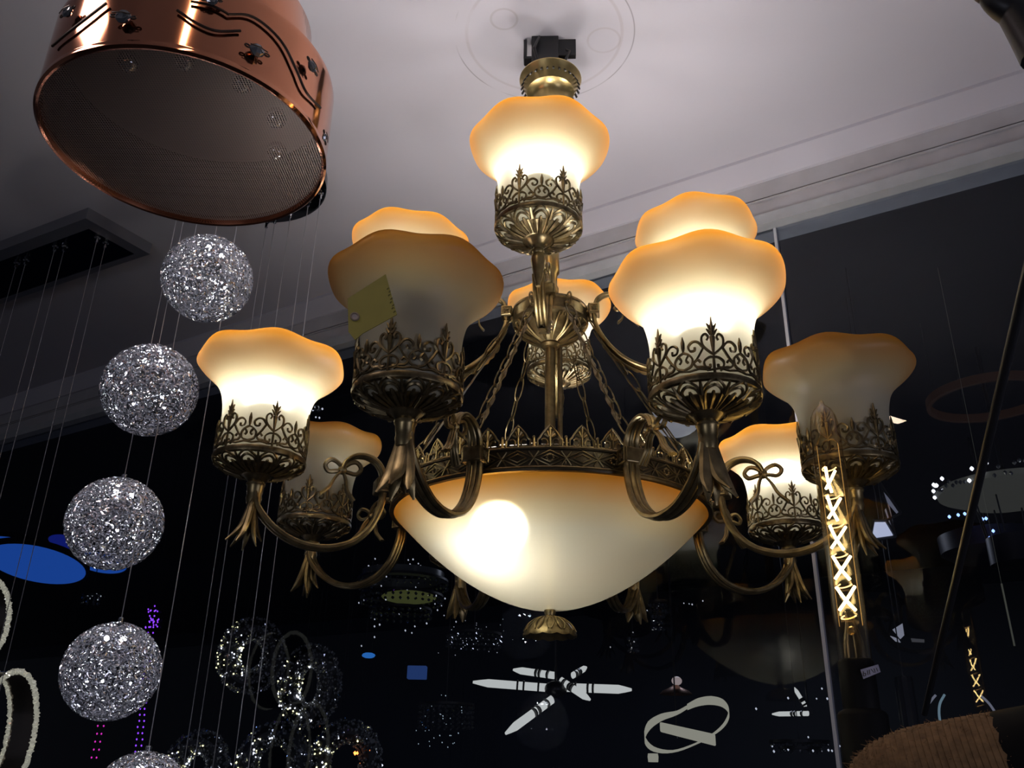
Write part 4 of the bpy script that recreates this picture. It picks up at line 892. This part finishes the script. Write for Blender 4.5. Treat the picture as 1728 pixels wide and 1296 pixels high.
# glowing globe put in for a ceiling lamp's reflection; small crystals
c = P(1140, 706, 2.9); sc = (c-CP).dot(CF)/FPX; o = empty('lamp_reflection', c, 'dim white globe standing in for a ceiling lamp reflection between the brass crown and a shade holder', 'pendant lamp')
m = M(); m.ball((0, 0, 0), 42*sc, 24, 14, .75); m.build('reflection_globe', mat('reflection_white', (.5, .5, .5), .5, emit=(.8, .82, .9), es=.22), o); cablelines(o, c, [c+Vector((0, 0, .05))], .003)
def cluster(nm, lab, cx, cy, d, spots, size, mm_, cat='chandelier', body=None, grp=None):
    c = P(cx, cy, d); sc = (c-CP).dot(CF)/FPX; o = empty(nm, c, lab, cat, grp); rnd = random.Random(int(cx)); m = M(); g = M()
    for (x, y) in spots: m.gem(P(x, y, d)-c, size*rnd.uniform(.7, 1.2))
    m.build('glint_gems', mm_, o, smooth=False)  # crystal glints put in as self-glowing gems
    if body:
        for (r0, zof, n, drop) in body:
            for i in range(n):
                a = 2*PI*i/n
                for k in range(drop): g.gem(Vector((r0*sc*math.cos(a), r0*sc*math.sin(a)*.8, zof*sc-k*.022)), .0095, Matrix.Rotation(rnd.uniform(0, 3), 3, 'X'))
        g.build('crystal_strands', SMOKE, o, smooth=False)
        f = M(); [f.lathe([(r0*sc-.004, zof*sc+.008), (r0*sc+.004, zof*sc+.008), (r0*sc+.004, zof*sc+.018), (r0*sc-.004, zof*sc+.018)], 32, closed=True) for r0, zof, n, drop in body]; f.build('ring_frame', BLACKM, o)
    cablelines(o, c, [c+Vector((0, 0, .02))], .002); return o
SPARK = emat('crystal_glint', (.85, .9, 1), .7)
rnd = random.Random(21)
sp1 = [(633, 943), (622, 955), (637, 954), (697, 944), (706, 951), (710, 955), (723, 966), (652, 973), (689, 945), (692, 952), (700, 958), (664, 934), (609, 1014), (651, 1012), (685, 998), (745, 1004), (751, 1010), (761, 1013), (674, 1036), (700, 1057), (720, 1052), (632, 1057), (684, 1064), (695, 1068), (734, 1019), (760, 1036), (745, 1022), (610, 1090), (632, 1075)]+[(rnd.uniform(605, 770), rnd.uniform(985, 1072)) for _ in range(14)]
o = cluster('crystal_chandelier', 'tiered crystal chandelier with a dim yellow-green glow below the bowl, left side', 680, 985, 4.2, sp1, .0048, SPARK, body=[(75, 0, 40, 2), (68, -25, 34, 2), (50, -48, 26, 2)])
c = P(680, 985, 4.2); m = M(); p = P(690, 1008, 4.25)-c; m.ball(p, .13, 24, 8, .18); m.build('glow_dish', mat('yellow_dish', (.2, .2, .1), .5, emit=(.5, .55, .15), es=.08), o)
m = M(); m.lathe([(.17, -.03), (.20, -.015), (.20, .015), (.17, .02)], 40, P(680, 972, 4.3)-c, closed=True); m.build('glass_collar', mat('dim_glass', (.16, .17, .17), .2, .2), o)
cluster('bead_sphere', 'dark crystal bead pendant just left of the bowl finial', 800, 1075, 4.4, [(rnd.gauss(800, 24), rnd.gauss(1072, 18)) for _ in range(40)], .0022, SPARK, 'pendant lamp', body=[(45, 0, 26, 3)])
cluster('bead_dome', 'dark crystal bead pendant hanging low, left of the white bar lamp', 752, 1215, 4.4, [(rnd.gauss(748, 20), rnd.uniform(1190, 1262)) for _ in range(34)]+[(745, 1173), (752, 1174)], .003, emat('dim_glint', (.6, .75, .85), .8), 'pendant lamp', body=[(46, 20, 26, 5)])
cluster('crystal_pendant', 'small clear crystal pendant under the right brass arm, above the mirrored bowl', 1110, 1022, 3.4, [(1109, 1013), (1086, 1030), (1092, 1030), (1168, 1020), (1154, 1018), (1186, 1014), (1163, 1019)], .0035, SPARK, 'pendant lamp', body=[(14, 0, 12, 2), (9, -18, 9, 3)])
cluster('drop_pendant', 'tiny drop crystal pendant left of the mirrored bowl reflection', 1068, 1078, 3.6, [(1068, 1067), (1066, 1093), (1070, 1083), (1030, 1092)], .004, emat('grey_glint', (.7, .7, .7), .6), 'pendant lamp', body=[(8, 0, 8, 3)])
cluster('crystal_row_lamp', 'low lamp with a scatter of bright crystal glints, right of the looping lamp', 1350, 1262, 3.8, [(1303, 1259), (1327, 1256), (1330, 1265), (1364, 1244), (1372, 1267), (1398, 1266), (1404, 1267), (1421, 1258), (1417, 1259), (1306, 1268), (1330, 1178), (1378, 1179), (1396, 1179), (1387, 1162), (1276, 1196)], .0055, SPARK, 'ceiling lamp', body=[(48, 4, 20, 1), (34, -6, 14, 1)])
cluster('glint_pendant', 'pair of small white crystals showing behind the left amber shade', 534, 690, 3.2, [(531, 688), (537, 688), (544, 690), (533, 704), (539, 705), (528, 692)], .006, emat('soft_glint', (.8, .82, .9), .9), 'pendant lamp', body=[(6, 0, 5, 1)])
cluster('glint_row', 'row of faint glints behind the fourth wire ball, below the blue discs', 154, 1010, 4.4, [(140, 1006), (148, 1004), (156, 1005), (163, 1003), (170, 1006), (152, 1010), (165, 1012)], .005, emat('faint_glint', (.6, .68, .72), .7), 'pendant lamp', body=[(14, 0, 8, 2)])
# copper-based spot, pale tubes, blue shop box
c = P(1140, 1160, 4.3); o = empty('table_lamp', c, 'small lamp with pinkish white head on a copper base, above the looping lamp', 'lamp')
m = M(); m.ball(P(1142, 1149, 4.3)-c, .024, 14, 8, .8); m.build('lamp_head', mat('pink_white_head', (.5, .4, .38), .4, emit=(1, .8, .75), es=.3), o)
m = M(); m.lathe([(.075, -.03), (.06, -.015), (.03, -.002), (.012, .01)], 24); m.build('copper_base', mat('dim_copper', (.3, .14, .08), .3, .8), o); cablelines(o, c, [c+Vector((0, 0, .03))], .002)
c = P(1580, 1190, 2.3); o = empty('arc_lamp', c, 'slender arched tubes glowing pale blue behind the rope-wrapped bar', 'lamp'); 
for (l, mm_) in ((((1594, 1172), (1586, 1188), (1585, 1208), (1590, 1232)), emat('pale_blue_tube', (.28, .42, .5), .45)), (((1567, 1188), (1573, 1180), (1579, 1173)), emat('pale_grey_tube', (.35, .36, .45), .4)), (((1655, 1174), (1668, 1186), (1678, 1200), (1685, 1212)), bpy.data.materials.get('pale_grey_tube') or PANELD)):
    m = M(); m.tube(catmull([P(x, y, 2.3)-c for x, y in l], 5), .0028, 6)
    if bpy.data.materials.get('pale_grey_tube'): mm_ = mm_ or PANELD
    m.build('lit_tube', mm_, o)
m = M(); m.tube([P(1590, 1232, 2.3)-c, P(1640, 1262, 2.3)-c, P(1685, 1212, 2.3)-c], .003, 6); q = P(1640, 1262, 2.3)-c; m.tube([q, Vector((q.x, q.y, -1.6-c.z))], .006, 8); m.build('lamp_frame', BLACKM, o)
c = P(704, 1135, 4.9); m = M(); m.box((0, 0, 0), (.10, .05, .066)); o = rounded(m.build('light_box', emat('blue_box_face', (.05, .12, .4), .35), smooth=False, loc=c), .004); tag(o, 'small blue lit box sign in the dark hall below the crystal chandelier', 'sign')
c = P(622, 1106, 4.7); m = M(); m.ball((0, 0, 0), .035, 12, 6, .4); o = m.build('blue_lamp', emat('azure_lamp', (.04, .25, .8), .6), loc=c); tag(o, 'tiny azure lamp glowing right of the crystal rings', 'lamp')
# a grey cone pendant and a small bright lamp head low behind the tube bulb
c = P(1520, 1060, 3.0); sc = (c-CP).dot(CF)/FPX; o = empty('spot_lamp', c, 'small tilted lamp head with grey-white shade low behind the tube bulb', 'lamp')
poly(o, [(1507, 1062), (1523, 1052), (1526, 1072), (1520, 1078)], 3.0, mat('lamp_white', (.4, .4, .45), .5, emit=(.7, .72, .85), es=.28), 'lamp_head', c)
poly(o, [(1503, 1073), (1512, 1082), (1520, 1084), (1516, 1078)], 3.0, bpy.data.materials['lamp_white'], 'reflector', c); poly(o, [(1538, 1077), (1560, 1079), (1560, 1084), (1540, 1083)], 3.0, mat('lamp_grey', (.2, .2, .22), .5, emit=(.6, .6, .6), es=.06), 'lamp_arm', c)
cablelines(o, c, [c+Vector((0, 0, .02))], .002)
c = P(1525, 1150, 2.8); sc = (c-CP).dot(CF)/FPX; o = empty('cylinder_lamp', c, 'dim ribbed glass cylinder lamp between the tube bulb holder and black rod', 'lamp')
m = M(); m.lathe([(15*sc, -.14), (15*sc, .0), (14*sc, .012), (4*sc, .016)], 24, wave=lambda r, z, a: (r*(1+.03*math.cos(12*a)), z)); m.build('ribbed_glass', mat('ribbed_grey_glass', (.05, .05, .055), .25, .3), o)
m = M(); m.ball((0, 0, -.005), .02, 12, 8); m.build('light_bulb', emat('dim_bulb', (.8, .8, .75), .6), o); cablelines(o, c, [c+Vector((0, 0, .016))], .002)

# lift everything from eye-based heights to the floor
for o in list(C.objects):
    if o.parent is None and o.type != 'CAMERA': o.location.z += Z0
